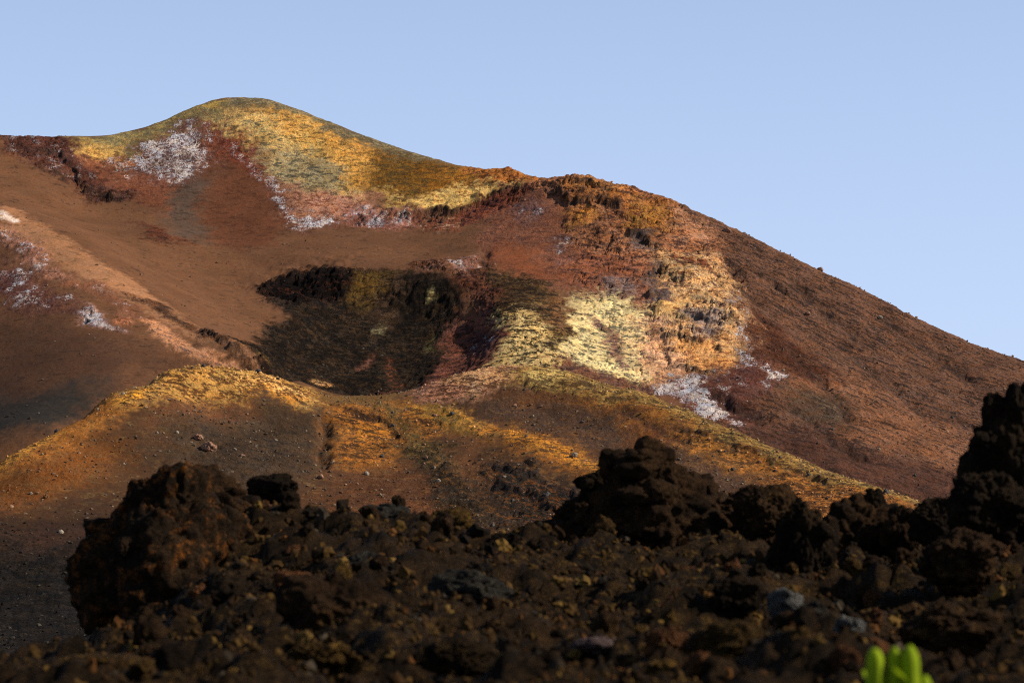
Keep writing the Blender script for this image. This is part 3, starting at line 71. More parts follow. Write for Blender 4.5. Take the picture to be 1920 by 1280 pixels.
LEDGES = [[[[89.9,780.0],[98.2,764.0],[109.1,747.0]],1.6,3,"groove"],[[[98.9,745.0],[109.3,727.0],[119.8,696.0]],1.5,3,"groove"],[[[82.3,729.0],[90.2,704.0],[95.5,676.0]],1.4,2.5,"groove"],[[[115.7,768.0],[130.1,754.0],[143.1,728.0]],1.4,3,"groove"],[[[79.0,688.0],[88.1,666.0],[97.7,652.0]],1.3,2.5,"groove"],[[[-58.9,828.0],[-38.7,830.0],[-22.1,827.0],[-14.8,830.0],[-5.6,834.0],[6.5,835.0]],4.5,9,"scarp"],[[[-83.0,764.0],[-69.0,778.0],[-50.9,778.0]],3,8,"scarp"],[[[-77.0,755.0],[-67.4,760.0],[-57.6,764.0]],2.5,5,"scarp"],[[[-179.6,867.0],[-164.5,869.0],[-157.7,859.0],[-150.5,846.0],[-134.2,844.0]],3,6,"scarp"],[[[-171.3,855.0],[-161.3,853.0],[-157.7,849.0]],2,5,"scarp"],[[[15.6,826.0],[18.1,816.0],[32.5,812.0],[37.7,808.0]],3.5,6,"scarp"],[[[18.4,825.0],[31.0,820.0],[43.5,816.0]],2,5,"scarp"],[[[16.1,806.0],[25.0,803.0],[31.9,798.0]],2,5,"scarp"],[[[36.5,802.0],[44.9,793.0],[51.5,786.0]],2.5,5,"scarp"],[[[48.9,774.0],[52.5,764.0],[57.4,761.0]],3,5,"scarp"],[[[44.0,757.0],[45.0,747.0],[47.7,742.0]],3,5,"scarp"],[[[50.9,741.0],[61.8,734.0],[69.8,733.0]],1.8,4,"scarp"],[[[38.9,732.0],[53.0,726.0],[65.1,718.0]],1.2,4,"scarp"],[[[42.3,709.0],[53.2,708.0],[62.3,704.0]],1.5,4,"scarp"],[[[71.0,784.0],[71.8,762.0],[78.6,755.0]],2.5,3,"groove"],[[[76.8,778.0],[83.1,773.0],[88.3,766.0]],2.0,2,"groove"],[[[56.6,692.0],[62.0,685.0],[71.6,676.0]],2.0,2.5,"groove"],[[[75.6,742.0],[78.2,736.0]],2,3,"groove"],[[[117.9,721.0],[125.2,709.0],[133.6,696.0]],1.3,2,"groove"],[[[-9.4,774.0],[-7.9,793.0]],1.5,2,"groove"],[[[22.9,740.0],[29.1,730.0],[32.5,716.0]],1.2,1.5,"groove"],[[[37.5,736.0],[45.4,732.0],[45.5,719.0],[45.5,709.0]],0.8,1,"groove"],[[[-57.8,654.0],[-49.7,703.0],[-34.3,705.0]],2.5,5,"scarp"],[[[-88.5,689.0],[-79.2,675.0],[-69.6,670.0]],2.5,4,"scarp"],[[[-49.3,625.0],[-47.6,616.0],[-46.7,597.0],[-45.1,580.0]],1.6,1.6,"groove"],[[[2.1,633.0],[6.9,627.0]],1.0,1.2,"groove"],[[[-44.4,629.0],[-32.9,622.0],[-26.8,608.0]],0.9,2.5,"scarp"],[[[25.6,610.0],[34.3,598.0],[43.6,582.0]],0.6,1.5,"groove"],[[[-7.7,584.0],[5.0,571.0],[17.0,553.0]],0.9,2.5,"scarp"],[[[-7.6,573.0],[3.7,562.0],[10.9,549.0]],0.9,2.5,"scarp"],[[[38.2,597.0],[58.3,575.0],[77.2,548.0]],0.8,2,"scarp"]]
PITS = [[[[-77.8,763.0],[-68.8,776.0],[-51.7,777.0],[-37.8,774.0],[-27.3,770.0],[-19.5,764.0],[-18.3,753.0],[-20.5,740.0],[-22.1,714.0],[-26.2,660.0],[-57.8,654.0],[-69.8,672.0],[-73.4,721.0],[-69.1,743.0]],1.8,10],[[[-68.2,769.0],[-44.6,773.0],[-20.4,766.0],[-10.1,756.0],[-4.3,742.0],[-3.7,719.0],[-8.5,700.0],[-23.4,661.0],[-52.0,654.0]],2.2,13]]
BOULDERS = [{"label":"large dark rounded lava boulder with a rusty face at the left end of the rubble","name":"lava_boulder","cat":"boulder","loc":[-3.359,23,-0.378],"r":[0.812,0.71,0.863],"seed":3,"mat":"rust","rough":0.8,"sub":5,"shape":0,"knobs":14,"lobes":[[0.25,-0.1,0.75,0.4],[0.8,0,0.35,0.4],[-0.45,0,-0.1,0.55],[-0.1,0,0.8,0.32]]},
{"label":"crumbly brown lava lump on top of the large rusty boulder","name":"lava_boulder","cat":"boulder","loc":[-3.236,24.5,0.323],"r":[0.486,0.486,0.313],"seed":5,"mat":"brown","rough":1.2,"sub":5,"shape":0,"knobs":10,"lobes":[]},
{"label":"low domed dark rock on the crest right of the large rusty boulder","name":"lava_boulder","cat":"boulder","loc":[-2.554,26,0.485],"r":[0.275,0.275,0.172],"seed":9,"mat":"dark","rough":0.8,"sub":5,"shape":0,"knobs":10,"lobes":[]},
{"label":"flat brown lava block on the right shoulder of the large rusty boulder","name":"lava_boulder","cat":"boulder","loc":[-2.851,24,0.132],"r":[0.371,0.371,0.185],"seed":12,"mat":"brown","rough":1.0,"sub":5,"shape":0,"knobs":10,"lobes":[]},
{"label":"smooth dark grey block on the crest between the two rubble heights","name":"lava_boulder","cat":"boulder","loc":[-1.267,24,0.079],"r":[0.328,0.328,0.201],"seed":15,"mat":"grey","rough":0.5,"sub":5,"shape":0,"knobs":10,"lobes":[]},
{"label":"small dark spike of lava standing beside the smooth grey crest block","name":"lava_boulder","cat":"boulder","loc":[-1.154,24.5,0.296],"r":[0.065,0.065,0.086],"seed":17,"mat":"dark","rough":1.0,"sub":4,"shape":0,"knobs":10,"lobes":[]},
{"label":"dark lava rock with yellow flecks on the low part of the crest","name":"lava_boulder","cat":"boulder","loc":[-0.632,23,-0.025],"r":[0.315,0.315,0.244],"seed":21,"mat":"ochre","rough":1.0,"sub":5,"shape":0,"knobs":10,"lobes":[]},
{"label":"dark squat lava rock just left of the pyramid shaped crag","name":"lava_boulder","cat":"boulder","loc":[-0.073,22,-0.193],"r":[0.223,0.223,0.223],"seed":24,"mat":"dark","rough":0.8,"sub":5,"shape":0,"knobs":10,"lobes":[]},
{"label":"broad pyramid shaped lava crag standing above the middle of the rubble","name":"lava_crag","cat":"crag","loc":[1.422,23.5,0.129],"r":[0.881,0.622,0.648],"seed":28,"mat":"brown","rough":1.0,"sub":5,"shape":1,"knobs":24,"lobes":[]},
{"label":"dark knobbly rock on the left shoulder of the pyramid shaped crag","name":"lava_boulder","cat":"boulder","loc":[0.898,24,0.395],"r":[0.254,0.254,0.222],"seed":31,"mat":"dark","rough":1.0,"sub":5,"shape":0,"knobs":10,"lobes":[]},
{"label":"upright egg shaped rock balanced on the peak of the pyramid crag","name":"lava_boulder","cat":"boulder","loc":[1.367,24.5,0.808],"r":[0.124,0.124,0.162],"seed":33,"mat":"brown","rough":0.5,"sub":4,"shape":0,"knobs":10,"lobes":[]},
{"label":"small dark rock at the left foot of the balanced egg shaped rock","name":"lava_boulder","cat":"boulder","loc":[1.166,24.5,0.721],"r":[0.108,0.108,0.119],"seed":35,"mat":"dark","rough":1.0,"sub":4,"shape":0,"knobs":10,"lobes":[]},
{"label":"brown lava lump right of the peak of the pyramid shaped crag","name":"lava_boulder","cat":"boulder","loc":[1.899,25,0.412],"r":[0.248,0.248,0.199],"seed":37,"mat":"brown","rough":1.0,"sub":4,"shape":0,"knobs":10,"lobes":[]},
{"label":"low brown lump at the left end of the pyramid crag","name":"lava_boulder","cat":"boulder","loc":[0.413,23.5,-0.077],"r":[0.311,0.311,0.197],"seed":105,"mat":"brown","rough":1.0,"sub":5,"shape":0,"knobs":10,"lobes":[]},
{"label":"brown rubble block on the lower left flank of the pyramid shaped crag","name":"lava_boulder","cat":"boulder","loc":[0.739,24,0.116],"r":[0.397,0.397,0.275],"seed":101,"mat":"brown","rough":1.0,"sub":5,"shape":0,"knobs":10,"lobes":[]},
{"label":"brown rubble block on the lower right flank of the pyramid shaped crag","name":"lava_boulder","cat":"boulder","loc":[2.033,24,0.132],"r":[0.328,0.328,0.244],"seed":103,"mat":"brown","rough":1.0,"sub":5,"shape":0,"knobs":10,"lobes":[]},
{"label":"rounded reddish brown lava rock right of the pyramid shaped crag","name":"lava_boulder","cat":"boulder","loc":[2.429,23,0.151],"r":[0.335,0.335,0.294],"seed":41,"mat":"brown","rough":1.0,"sub":5,"shape":0,"knobs":10,"lobes":[]},
{"label":"wide craggy lava block between the rounded rock and the dark pillar","name":"lava_crag","cat":"crag","loc":[3.095,22,-0.145],"r":[0.51,0.51,0.427],"seed":45,"mat":"brown","rough":1.1,"sub":5,"shape":0,"knobs":10,"lobes":[]},
{"label":"tall narrow dark lava rock leaning on the wide craggy block","name":"lava_boulder","cat":"boulder","loc":[2.433,20.5,-0.18],"r":[0.271,0.271,0.452],"seed":47,"mat":"dark","rough":0.9,"sub":5,"shape":0,"knobs":10,"lobes":[]},
{"label":"pointed dark tooth of lava on top of the wide craggy block","name":"lava_boulder","cat":"boulder","loc":[3.279,22,0.266],"r":[0.097,0.097,0.146],"seed":49,"mat":"dark","rough":1.0,"sub":4,"shape":0,"knobs":10,"lobes":[]},
{"label":"brown lava rock at the right end of the wide craggy block","name":"lava_boulder","cat":"boulder","loc":[3.452,21.5,0.038],"r":[0.18,0.18,0.218],"seed":51,"mat":"brown","rough":1.0,"sub":4,"shape":0,"knobs":10,"lobes":[]},
{"label":"low dark rock between the craggy block and the dark pillar","name":"lava_boulder","cat":"boulder","loc":[3.672,21,0.069],"r":[0.213,0.213,0.195],"seed":53,"mat":"dark","rough":1.0,"sub":5,"shape":0,"knobs":10,"lobes":[]},
{"label":"tall black lava pillar at the right edge rising above the rubble","name":"lava_pillar","cat":"rock pillar","loc":[3.649,18,0.475],"r":[0.286,0.286,0.397],"seed":57,"mat":"dark","rough":0.9,"sub":5,"shape":2,"knobs":18,"lobes":[[0.35,0,1.0,0.55],[-0.15,0.1,1.05,0.33],[0.6,0.1,0.6,0.7],[-0.7,0,-0.6,0.5],[0.9,0,1.2,0.5],[0.25,0,-0.3,0.95]]},
{"label":"dark lava rock at the foot of the tall black pillar","name":"lava_boulder","cat":"boulder","loc":[3.428,17.5,0.154],"r":[0.27,0.27,0.27],"seed":59,"mat":"dark","rough":1.0,"sub":5,"shape":0,"knobs":10,"lobes":[]},
{"label":"brown lava rock below the foot of the tall black pillar","name":"lava_boulder","cat":"boulder","loc":[3.137,17,-0.223],"r":[0.263,0.263,0.225],"seed":61,"mat":"brown","rough":1.0,"sub":5,"shape":0,"knobs":10,"lobes":[]},
{"label":"flat topped dark grey block in the middle of the rubble","name":"lava_boulder","cat":"boulder","loc":[-0.336,18,-0.453],"r":[0.31,0.31,0.191],"seed":63,"mat":"grey","rough":0.5,"sub":5,"shape":0,"knobs":10,"lobes":[]},
{"label":"big brown mound of lava low in the left middle of the rubble","name":"lava_boulder","cat":"boulder","loc":[-1.049,14.5,-0.555],"r":[0.4,0.4,0.288],"seed":67,"mat":"brown","rough":0.8,"sub":5,"shape":0,"knobs":10,"lobes":[]},
{"label":"small yellowish nub on the left side of the big brown mound","name":"lava_boulder","cat":"boulder","loc":[-1.148,13.5,-0.584],"r":[0.045,0.045,0.051],"seed":69,"mat":"ochrelight","rough":1.0,"sub":3,"shape":0,"knobs":10,"lobes":[]},
{"label":"reddish topped rock above the big brown mound","name":"lava_boulder","cat":"boulder","loc":[-1.542,17,-0.335],"r":[0.128,0.128,0.09],"seed":71,"mat":"rustlight","rough":1.0,"sub":4,"shape":0,"knobs":10,"lobes":[]},
{"label":"olive brown rock in front of the big brown mound","name":"lava_boulder","cat":"boulder","loc":[-0.985,12.5,-0.655],"r":[0.207,0.207,0.11],"seed":73,"mat":"ochre","rough":1.0,"sub":5,"shape":0,"knobs":10,"lobes":[]},
{"label":"pale grey angular block, left of the three grey blocks under the craggy block","name":"lava_boulder","cat":"boulder","loc":[1.678,15,-0.449],"r":[0.119,0.119,0.113],"seed":75,"mat":"greylight","rough":0.35,"sub":4,"shape":0,"knobs":10,"lobes":[]},
{"label":"mid grey square block, middle of the three grey blocks under the craggy block","name":"lava_boulder","cat":"boulder","loc":[1.787,14.5,-0.482],"r":[0.096,0.096,0.083],"seed":77,"mat":"grey","rough":0.35,"sub":4,"shape":0,"knobs":10,"lobes":[]},
{"label":"rounded grey block, right of the three grey blocks under the craggy block","name":"lava_boulder","cat":"boulder","loc":[1.94,14,-0.539],"r":[0.09,0.09,0.08],"seed":79,"mat":"greylight","rough":0.35,"sub":4,"shape":0,"knobs":10,"lobes":[]},
{"label":"dark wedge shaped rock beside the pale grey angular block","name":"lava_boulder","cat":"boulder","loc":[1.446,15.5,-0.407],"r":[0.178,0.178,0.144],"seed":81,"mat":"dark","rough":0.6,"sub":5,"shape":0,"knobs":10,"lobes":[]},
{"label":"flat pinkish grey slab lying in the rubble at the bottom centre","name":"lava_boulder","cat":"boulder","loc":[0.456,13,-0.591],"r":[0.115,0.115,0.049],"seed":83,"mat":"pink","rough":0.4,"sub":4,"shape":0,"knobs":10,"lobes":[]},
{"label":"wide ochre brown mound near the bottom right of the rubble","name":"lava_boulder","cat":"boulder","loc":[1.038,11.5,-0.558],"r":[0.216,0.216,0.122],"seed":85,"mat":"ochre","rough":1.0,"sub":5,"shape":0,"knobs":10,"lobes":[]},
{"label":"low olive brown mound in the bottom left corner of the rubble","name":"lava_boulder","cat":"boulder","loc":[-2.149,13,-0.743],"r":[0.33,0.33,0.098],"seed":87,"mat":"ochre","rough":0.6,"sub":5,"shape":0,"knobs":10,"lobes":[]},
{"label":"reddish brown knobbly rock left of the wide ochre mound","name":"lava_boulder","cat":"boulder","loc":[0.794,12.5,-0.587],"r":[0.11,0.11,0.097],"seed":89,"mat":"rustlight","rough":1.0,"sub":4,"shape":0,"knobs":10,"lobes":[]},
{"label":"dark rock beneath the right side of the large rusty boulder","name":"lava_boulder","cat":"boulder","loc":[-1.902,17,-0.483],"r":[0.263,0.263,0.169],"seed":91,"mat":"dark","rough":1.0,"sub":5,"shape":0,"knobs":10,"lobes":[]},
{"label":"greyish brown rock below the smooth grey crest block","name":"lava_boulder","cat":"boulder","loc":[-1.186,20,-0.328],"r":[0.221,0.221,0.15],"seed":93,"mat":"grey","rough":1.0,"sub":5,"shape":0,"knobs":10,"lobes":[]},
{"label":"brown rock at the left foot of the pyramid shaped crag","name":"lava_boulder","cat":"boulder","loc":[0.185,21,-0.276],"r":[0.185,0.185,0.139],"seed":95,"mat":"brown","rough":1.0,"sub":4,"shape":0,"knobs":10,"lobes":[]},
{"label":"dark lava lump at the bottom edge left of the pinkish slab","name":"lava_boulder","cat":"boulder","loc":[-0.252,11.5,-0.59],"r":[0.152,0.152,0.096],"seed":97,"mat":"dark","rough":1.0,"sub":5,"shape":0,"knobs":10,"lobes":[]},
{"label":"reddish brown lump above and right of the green plant","name":"lava_boulder","cat":"boulder","loc":[2.394,13,-0.511],"r":[0.258,0.258,0.143],"seed":99,"mat":"brown","rough":1.0,"sub":5,"shape":0,"knobs":10,"lobes":[]}]
STONES = [[71.9,803.0,1.24,"orange boulder high on the right slope just below the skyline","oxide"],[101.9,795.0,1.05,"brown boulder sitting on the right skyline of the cone","oxide"],[93.0,758.0,0.84,"lone orange brown boulder midway down the right slope","oxide"],[117.0,766.0,0.84,"small pale boulder low on the right slope near the skyline","pale"],[89.1,673.0,0.59,"grey boulder at the foot of the right slope","grey"],[15.0,582.0,0.77,"pale round boulder on the orange spur of the front ridge","pale"],[-15.4,622.0,0.69,"dark boulder on the bright orange band of the front ridge","grey"],[17.7,607.0,0.54,"grey stone in the dark hollow of the front ridge","grey"],[-72.4,578.0,1.79,"broken pinkish rock on the dark face of the left hump","oxide"],[-75.5,582.0,1.16,"smaller pinkish rock above the broken rock on the left hump","oxide"],[-120.3,685.0,0.76,"black rock below the white crust on the left slope","grey"],[-67.0,638.0,0.84,"dark rock on the crest of the left hump by the crater edge","grey"]]
FG = [[-2.155,8.5,-0.648],[-1.412,8.5,-0.648],[-0.669,8.5,-0.648],[0.074,8.5,-0.648],[0.817,8.5,-0.648],[1.561,8.5,-0.648],[2.211,8.5,-0.648],[-1.866,12,-0.655],[-0.946,12,-0.655],[0.105,12,-0.655],[1.156,12,-0.655],[2.207,12,-0.655],[3.127,12,-0.655],[-2.872,13,-0.851],[-2.888,15,-0.949],[-1.734,15.5,-0.508],[-0.884,15.5,-0.508],[0.136,15.5,-0.508],[1.156,15.5,-0.508],[2.176,15.5,-0.508],[3.196,15.5,-0.508],[4.046,15.5,-0.508],[-2.055,19.5,-0.405],[-1.113,19.5,-0.405],[-0.257,19.5,-0.405],[0.599,19.5,-0.405],[1.456,19.5,-0.405],[2.312,19.5,-0.405],[3.168,19.5,-0.405],[4.238,19.5,-0.405],[5.095,19.5,-0.405],[-2.748,19,-0.83],[-2.996,18,-0.943],[-3.214,24,-0.525],[-3,3,-1.3],[-3,0,-1.6],[-3,-3,-1.7],[0,3,-1.3],[0,0,-1.6],[0,-3,-1.7],[3,3,-1.3],[3,0,-1.6],[3,-3,-1.7],[-4.41,16,-1.047],[-3.979,18,-1.08],[-3.743,19,-1.119],[-3.547,20,-1.126],[-3.99,26,-0.977],[-3.561,27,-0.13],[-2.85,27,0.012],[-2.375,27,0.024],[-1.806,26.5,-0.035],[-1.2,26,-0.188],[-0.604,25,-0.454],[-0.055,25,-0.509],[0.22,25,-0.372],[0.801,26,0.086],[1.108,26.5,0.349],[1.428,27,0.611],[1.784,27,0.581],[2.14,27,0.462],[2.431,26,0.16],[2.801,26,-0.04],[3.374,26,0.017],[3.946,26,0.103],[4.4,25,0.099],[4.7,24,0.2],[5.496,24,0.411],[6.553,24,0.411],[-4.851,21,-2.647],[-4.377,23,-2.68],[-4.117,24,-2.719],[-3.901,25,-2.726],[-4.389,31,-2.577],[-3.917,32,-1.73],[-3.135,32,-1.588],[-2.613,32,-1.576],[-1.987,31.5,-1.635],[-1.32,31,-1.788],[-0.664,30,-2.054],[-0.06,30,-2.109],[0.242,30,-1.972],[0.881,31,-1.514],[1.219,31.5,-1.251],[1.57,32,-0.989],[1.963,32,-1.019],[2.354,32,-1.138],[2.674,31,-1.44],[3.081,31,-1.64],[3.711,31,-1.583],[4.341,31,-1.497],[4.84,30,-1.501],[5.17,29,-1.4],[6.046,29,-1.189],[7.209,29,-1.189],[-7.057,41,-8.047],[-6.366,43,-8.08],[-5.989,44,-8.119],[-5.675,45,-8.126],[-6.385,51,-7.977],[-5.698,52,-7.13],[-4.56,52,-6.988],[-3.8,52,-6.976],[-2.89,51.5,-7.035],[-1.92,51,-7.188],[-0.966,50,-7.454],[-0.088,50,-7.509],[0.351,50,-7.372],[1.281,51,-6.914],[1.773,51.5,-6.651],[2.284,52,-6.389],[2.855,52,-6.419],[3.425,52,-6.538],[3.89,51,-6.84],[4.482,51,-7.04],[5.398,51,-6.983],[6.314,51,-6.897],[7.039,50,-6.901],[7.521,49,-6.8],[8.794,49,-6.589],[10.486,49,-6.589]]
PLANT_TOP = [1.092,7.0,-0.324]

rng = np.random.default_rng(11)
random.seed(11)
link = scene.collection.objects.link

# ------------------------------------------------------------------ numpy noise
_perm = np.random.default_rng(5).permutation(256)
_perm = np.concatenate([_perm, _perm, _perm]).astype(np.int32)
_grad = np.random.default_rng(6).normal(size=(256, 3)).astype(np.float32)
_grad /= np.linalg.norm(_grad, axis=1)[:, None]


def perlin(p):
    p = p.astype(np.float32)
    i = np.floor(p).astype(np.int32)
    f = p - i
    i &= 255
    u = f * f * f * (f * (f * 6 - 15) + 10)
    out = 0
    for dx in (0, 1):
        wx = u[:, 0] if dx else 1 - u[:, 0]
        a = _perm[i[:, 0] + dx]
        for dy in (0, 1):
            wy = u[:, 1] if dy else 1 - u[:, 1]
            b = _perm[a + i[:, 1] + dy]
            for dz in (0, 1):
                wz = u[:, 2] if dz else 1 - u[:, 2]
                g = _grad[_perm[b + i[:, 2] + dz]]
                d = g[:, 0] * (f[:, 0] - dx) + g[:, 1] * (f[:, 1] - dy) + g[:, 2] * (f[:, 2] - dz)
                out = out + wx * wy * wz * d
    return out * 1.6


def fbm(p, octaves=4, gain=0.5, ridged=False):
    s, a, n = 0, 1.0, 0
    for o in range(octaves):
        v = perlin(p * (2.03 ** o) + 17.3 * o)
        if ridged:
            v = 1 - 2 * np.abs(v)
        s = s + a * v
        n += a
        a *= gain
    return s / n


def worley(p, seed=0):
    """distance to nearest feature point (lumpy rock surfaces)"""
    i0 = np.floor(p).astype(np.int32)
    best = np.full(len(p), 9.0, np.float32)
    jit = np.random.default_rng(77 + seed).random((256, 3)).astype(np.float32)
    for dx in (-1, 0, 1):
        for dy in (-1, 0, 1):
            for dz in (-1, 0, 1):
                c = i0 + (dx, dy, dz)
                h = _perm[_perm[_perm[c[:, 0] & 255] + (c[:, 1] & 255)] + (c[:, 2] & 255)]
                q = c + jit[h] - p
                best = np.minimum(best, (q * q).sum(1))
    return np.sqrt(best)


# ------------------------------------------------------------------ mesh helpers
def make_mesh(name, verts, faces, smooth=True):
    """faces: (n,3) or (n,4) int array"""
    me = bpy.data.meshes.new(name)
    n, k = faces.shape
    me.vertices.add(len(verts))
    me.vertices.foreach_set("co", np.ascontiguousarray(verts, np.float32).ravel())
    me.loops.add(n * k)
    me.loops.foreach_set("vertex_index", np.ascontiguousarray(faces, np.int32).ravel())
    me.polygons.add(n)
    me.polygons.foreach_set("loop_start", np.arange(0, n * k, k, dtype=np.int32))
    me.polygons.foreach_set("use_smooth", np.full(n, smooth))
    me.update(calc_edges=True)
    return me


def attr(me, name, data):
    a = me.attributes.new(name, 'FLOAT_COLOR', 'POINT')
    d = np.ones((len(data), 4), np.float32)
    d[:, :3] = data
    a.data.foreach_set("color", d.ravel())


def grid_faces(nr, nc):
    r, c = np.meshgrid(np.arange(nr - 1), np.arange(nc - 1), indexing='ij')
    a = (r * nc + c).ravel()
    return np.stack([a, a + 1, a + nc + 1, a + nc], 1)


def new_obj(name, me, mat, parent=None, loc=None):
    o = bpy.data.objects.new(name, me)
    if mat and not me.materials:
        me.materials.append(mat)
    link(o)
    if parent:
        o.parent = parent
    if loc is not None:
        o.location = loc
    return o


def tag(o, label=None, cat=None, group=None, kind=None):
    if label: o["label"] = label
    if cat: o["category"] = cat
    if group: o["group"] = group
    if kind: o["kind"] = kind
    return o


def tps_fit(P, lam=1.0, s=100.):
    P = np.array(P, float)
    n = len(P)
    xy = P[:, :2] / s
    d = np.linalg.norm(xy[:, None] - xy[None], axis=2)
    A = np.zeros((n + 3, n + 3))
    A[:n, :n] = np.where(d > 0, d * d * np.log(d + 1e-12), 0) + lam * 1e-4 * np.eye(n)
    A[:n, n] = 1
    A[:n, n + 1:] = xy
    A[n, :n] = 1
    A[n + 1:, :n] = xy.T
    b = np.zeros(n + 3)
    b[:n] = P[:, 2]
    return P, np.linalg.solve(A, b), s


def tps_eval(fit, X, Y):
    P, w, s = fit
    out = w[len(P)] + w[len(P) + 1] * X / s + w[len(P) + 2] * Y / s
    for (x, y, _), c in zip(P, w):
        r2 = ((X - x) ** 2 + (Y - y) ** 2) / s / s
        out = out + c * 0.5 * r2 * np.log(r2 + 1e-12)
    return out


def smooth(e0, e1, x):
    t = np.clip((x - e0) / (e1 - e0), 0, 1)
    return t * t * (3 - 2 * t)


def poly_sdf(poly, X, Y):
    """signed distance, positive inside"""
    P = np.array(poly, float)
    d2 = np.full(len(X), 1e12)
    inside = np.zeros(len(X), bool)
    for (x0, y0), (x1, y1) in zip(P, np.roll(P, -1, 0)):
        ex, ey = x1 - x0, y1 - y0
        t = np.clip(((X - x0) * ex + (Y - y0) * ey) / (ex * ex + ey * ey + 1e-9), 0, 1)
        d2 = np.minimum(d2, (X - x0 - t * ex) ** 2 + (Y - y0 - t * ey) ** 2)
        if y0 != y1:
            c = ((y0 > Y) != (y1 > Y)) & (X < (x1 - x0) * (Y - y0) / (y1 - y0) + x0)
            inside ^= c
    d = np.sqrt(d2)
    return np.where(inside, d, -d)


def line_dist(line, X, Y):
    """signed distance to a polyline, positive on its left (uphill) side, and how far inside its ends"""
    P = np.array(line, float)
    best = np.full(len(X), 1e12)
    sign = np.ones(len(X))
    along = np.zeros(len(X))
    L = np.concatenate([[0], np.cumsum(np.linalg.norm(np.diff(P, axis=0), axis=1))])
    for k in range(len(P) - 1):
        (x0, y0), (x1, y1) = P[k], P[k + 1]
        ex, ey = x1 - x0, y1 - y0
        ll = ex * ex + ey * ey + 1e-9
        t = np.clip(((X - x0) * ex + (Y - y0) * ey) / ll, 0, 1)
        d2 = (X - x0 - t * ex) ** 2 + (Y - y0 - t * ey) ** 2
        m = d2 < best
        best = np.where(m, d2, best)
        sign = np.where(m, np.sign(ex * (Y - y0) - ey * (X - x0)), sign)
        along = np.where(m, L[k] + t * math.sqrt(ll), along)
    return np.sqrt(best) * sign, along / L[-1]


# ------------------------------------------------------------------ node helpers
def new_mat(name):
    m = bpy.data.materials.new(name)
    m.use_nodes = True
    nt = m.node_tree
    return m, nt, nt.nodes["Principled BSDF"]


class NB:
    def __init__(self, nt):
        self.nt = nt

    def n(self, t, **kw):
        x = self.nt.nodes.new(t)
        for k, v in kw.items():
            setattr(x, k, v)
        return x

    def put(self, sock, v):
        if hasattr(v, "is_output") or isinstance(v, bpy.types.NodeSocket):
            self.nt.links.new(v, sock)
        else:
            sock.default_value = v

    def math(self, op, a, b=0.0, c=0.0):
        x = self.n("ShaderNodeMath", operation=op)
        for s, v in zip(x.inputs, (a, b, c)):
            self.put(s, v)
        return x.outputs[0]

    def vmath(self, op, a, b=(0, 0, 0), scale=None):
        x = self.n("ShaderNodeVectorMath", operation=op)
        self.put(x.inputs[0], a)
        if op != 'SCALE':
            self.put(x.inputs[1], b)
        if scale is not None:
            self.put(x.inputs["Scale"], scale)
        return x.outputs["Value"] if op == 'DOT_PRODUCT' else x.outputs["Vector"]

    def noise(self, vec, scale, detail=5, rough=0.6, dist=0.0):
        x = self.n("ShaderNodeTexNoise")
        self.put(x.inputs["Vector"], vec)
        x.inputs["Scale"].default_value = scale
        x.inputs["Detail"].default_value = detail
        x.inputs["Roughness"].default_value = rough
        x.inputs["Distortion"].default_value = dist
        return x.outputs[0]

    def voro(self, vec, scale, feature='F1'):
        x = self.n("ShaderNodeTexVoronoi", feature=feature)
        self.put(x.inputs["Vector"], vec)
        x.inputs["Scale"].default_value = scale
        return x

    def mix(self, f, a, b, blend='MIX'):
        x = self.n("ShaderNodeMix", data_type='RGBA', blend_type=blend)
        self.put(x.inputs[0], f)
        self.put(x.inputs[6], a)
        self.put(x.inputs[7], b)
        return x.outputs[2]

    def fmix(self, f, a, b):
        x = self.n("ShaderNodeMix", data_type='FLOAT')
        self.put(x.inputs[0], f)
        self.put(x.inputs[2], a)
        self.put(x.inputs[3], b)
        return x.outputs[0]

    def step(self, v, lo, hi, a=0.0, b=1.0):
        x = self.n("ShaderNodeMapRange", interpolation_type='SMOOTHSTEP')
        self.put(x.inputs[0], v)
        self.put(x.inputs[1], lo)
        self.put(x.inputs[2], hi)
        x.inputs[3].default_value = a
        x.inputs[4].default_value = b
        return x.outputs[0]

    def attr(self, name):
        return self.n("ShaderNodeAttribute", attribute_name=name)

    def bump(self, h, strength, dist):
        x = self.n("ShaderNodeBump")
        self.put(x.inputs["Height"], h)
        self.put(x.inputs["Strength"], strength)
        x.inputs["Distance"].default_value = dist
        return x.outputs[0]


# ------------------------------------------------------------------ volcano material (colours come from the deposits mapped on the mesh)
volcano_mat, nt, bsdf = new_mat("volcano_ground")
q = NB(nt)
pos = q.n("ShaderNodeNewGeometry").outputs["Position"]
A, B, S = q.attr("deposit"), q.attr("deposit_second"), q.attr("surface")
sep = q.n("ShaderNodeSeparateColor")
nt.links.new(S.outputs["Color"], sep.inputs[0])
cover, rough_a, streak = sep.outputs[0], sep.outputs[1], sep.outputs[2]
t = (0.78, -0.42, -0.46)
squeeze = q.vmath('SCALE', q.vmath('SCALE', t, scale=1.0), scale=1.0)
dotv = q.vmath('DOT_PRODUCT', pos, t)
streak_pos = q.vmath('SUBTRACT', pos, q.vmath('SCALE', t, scale=q.math('MULTIPLY', dotv, 0.80)))
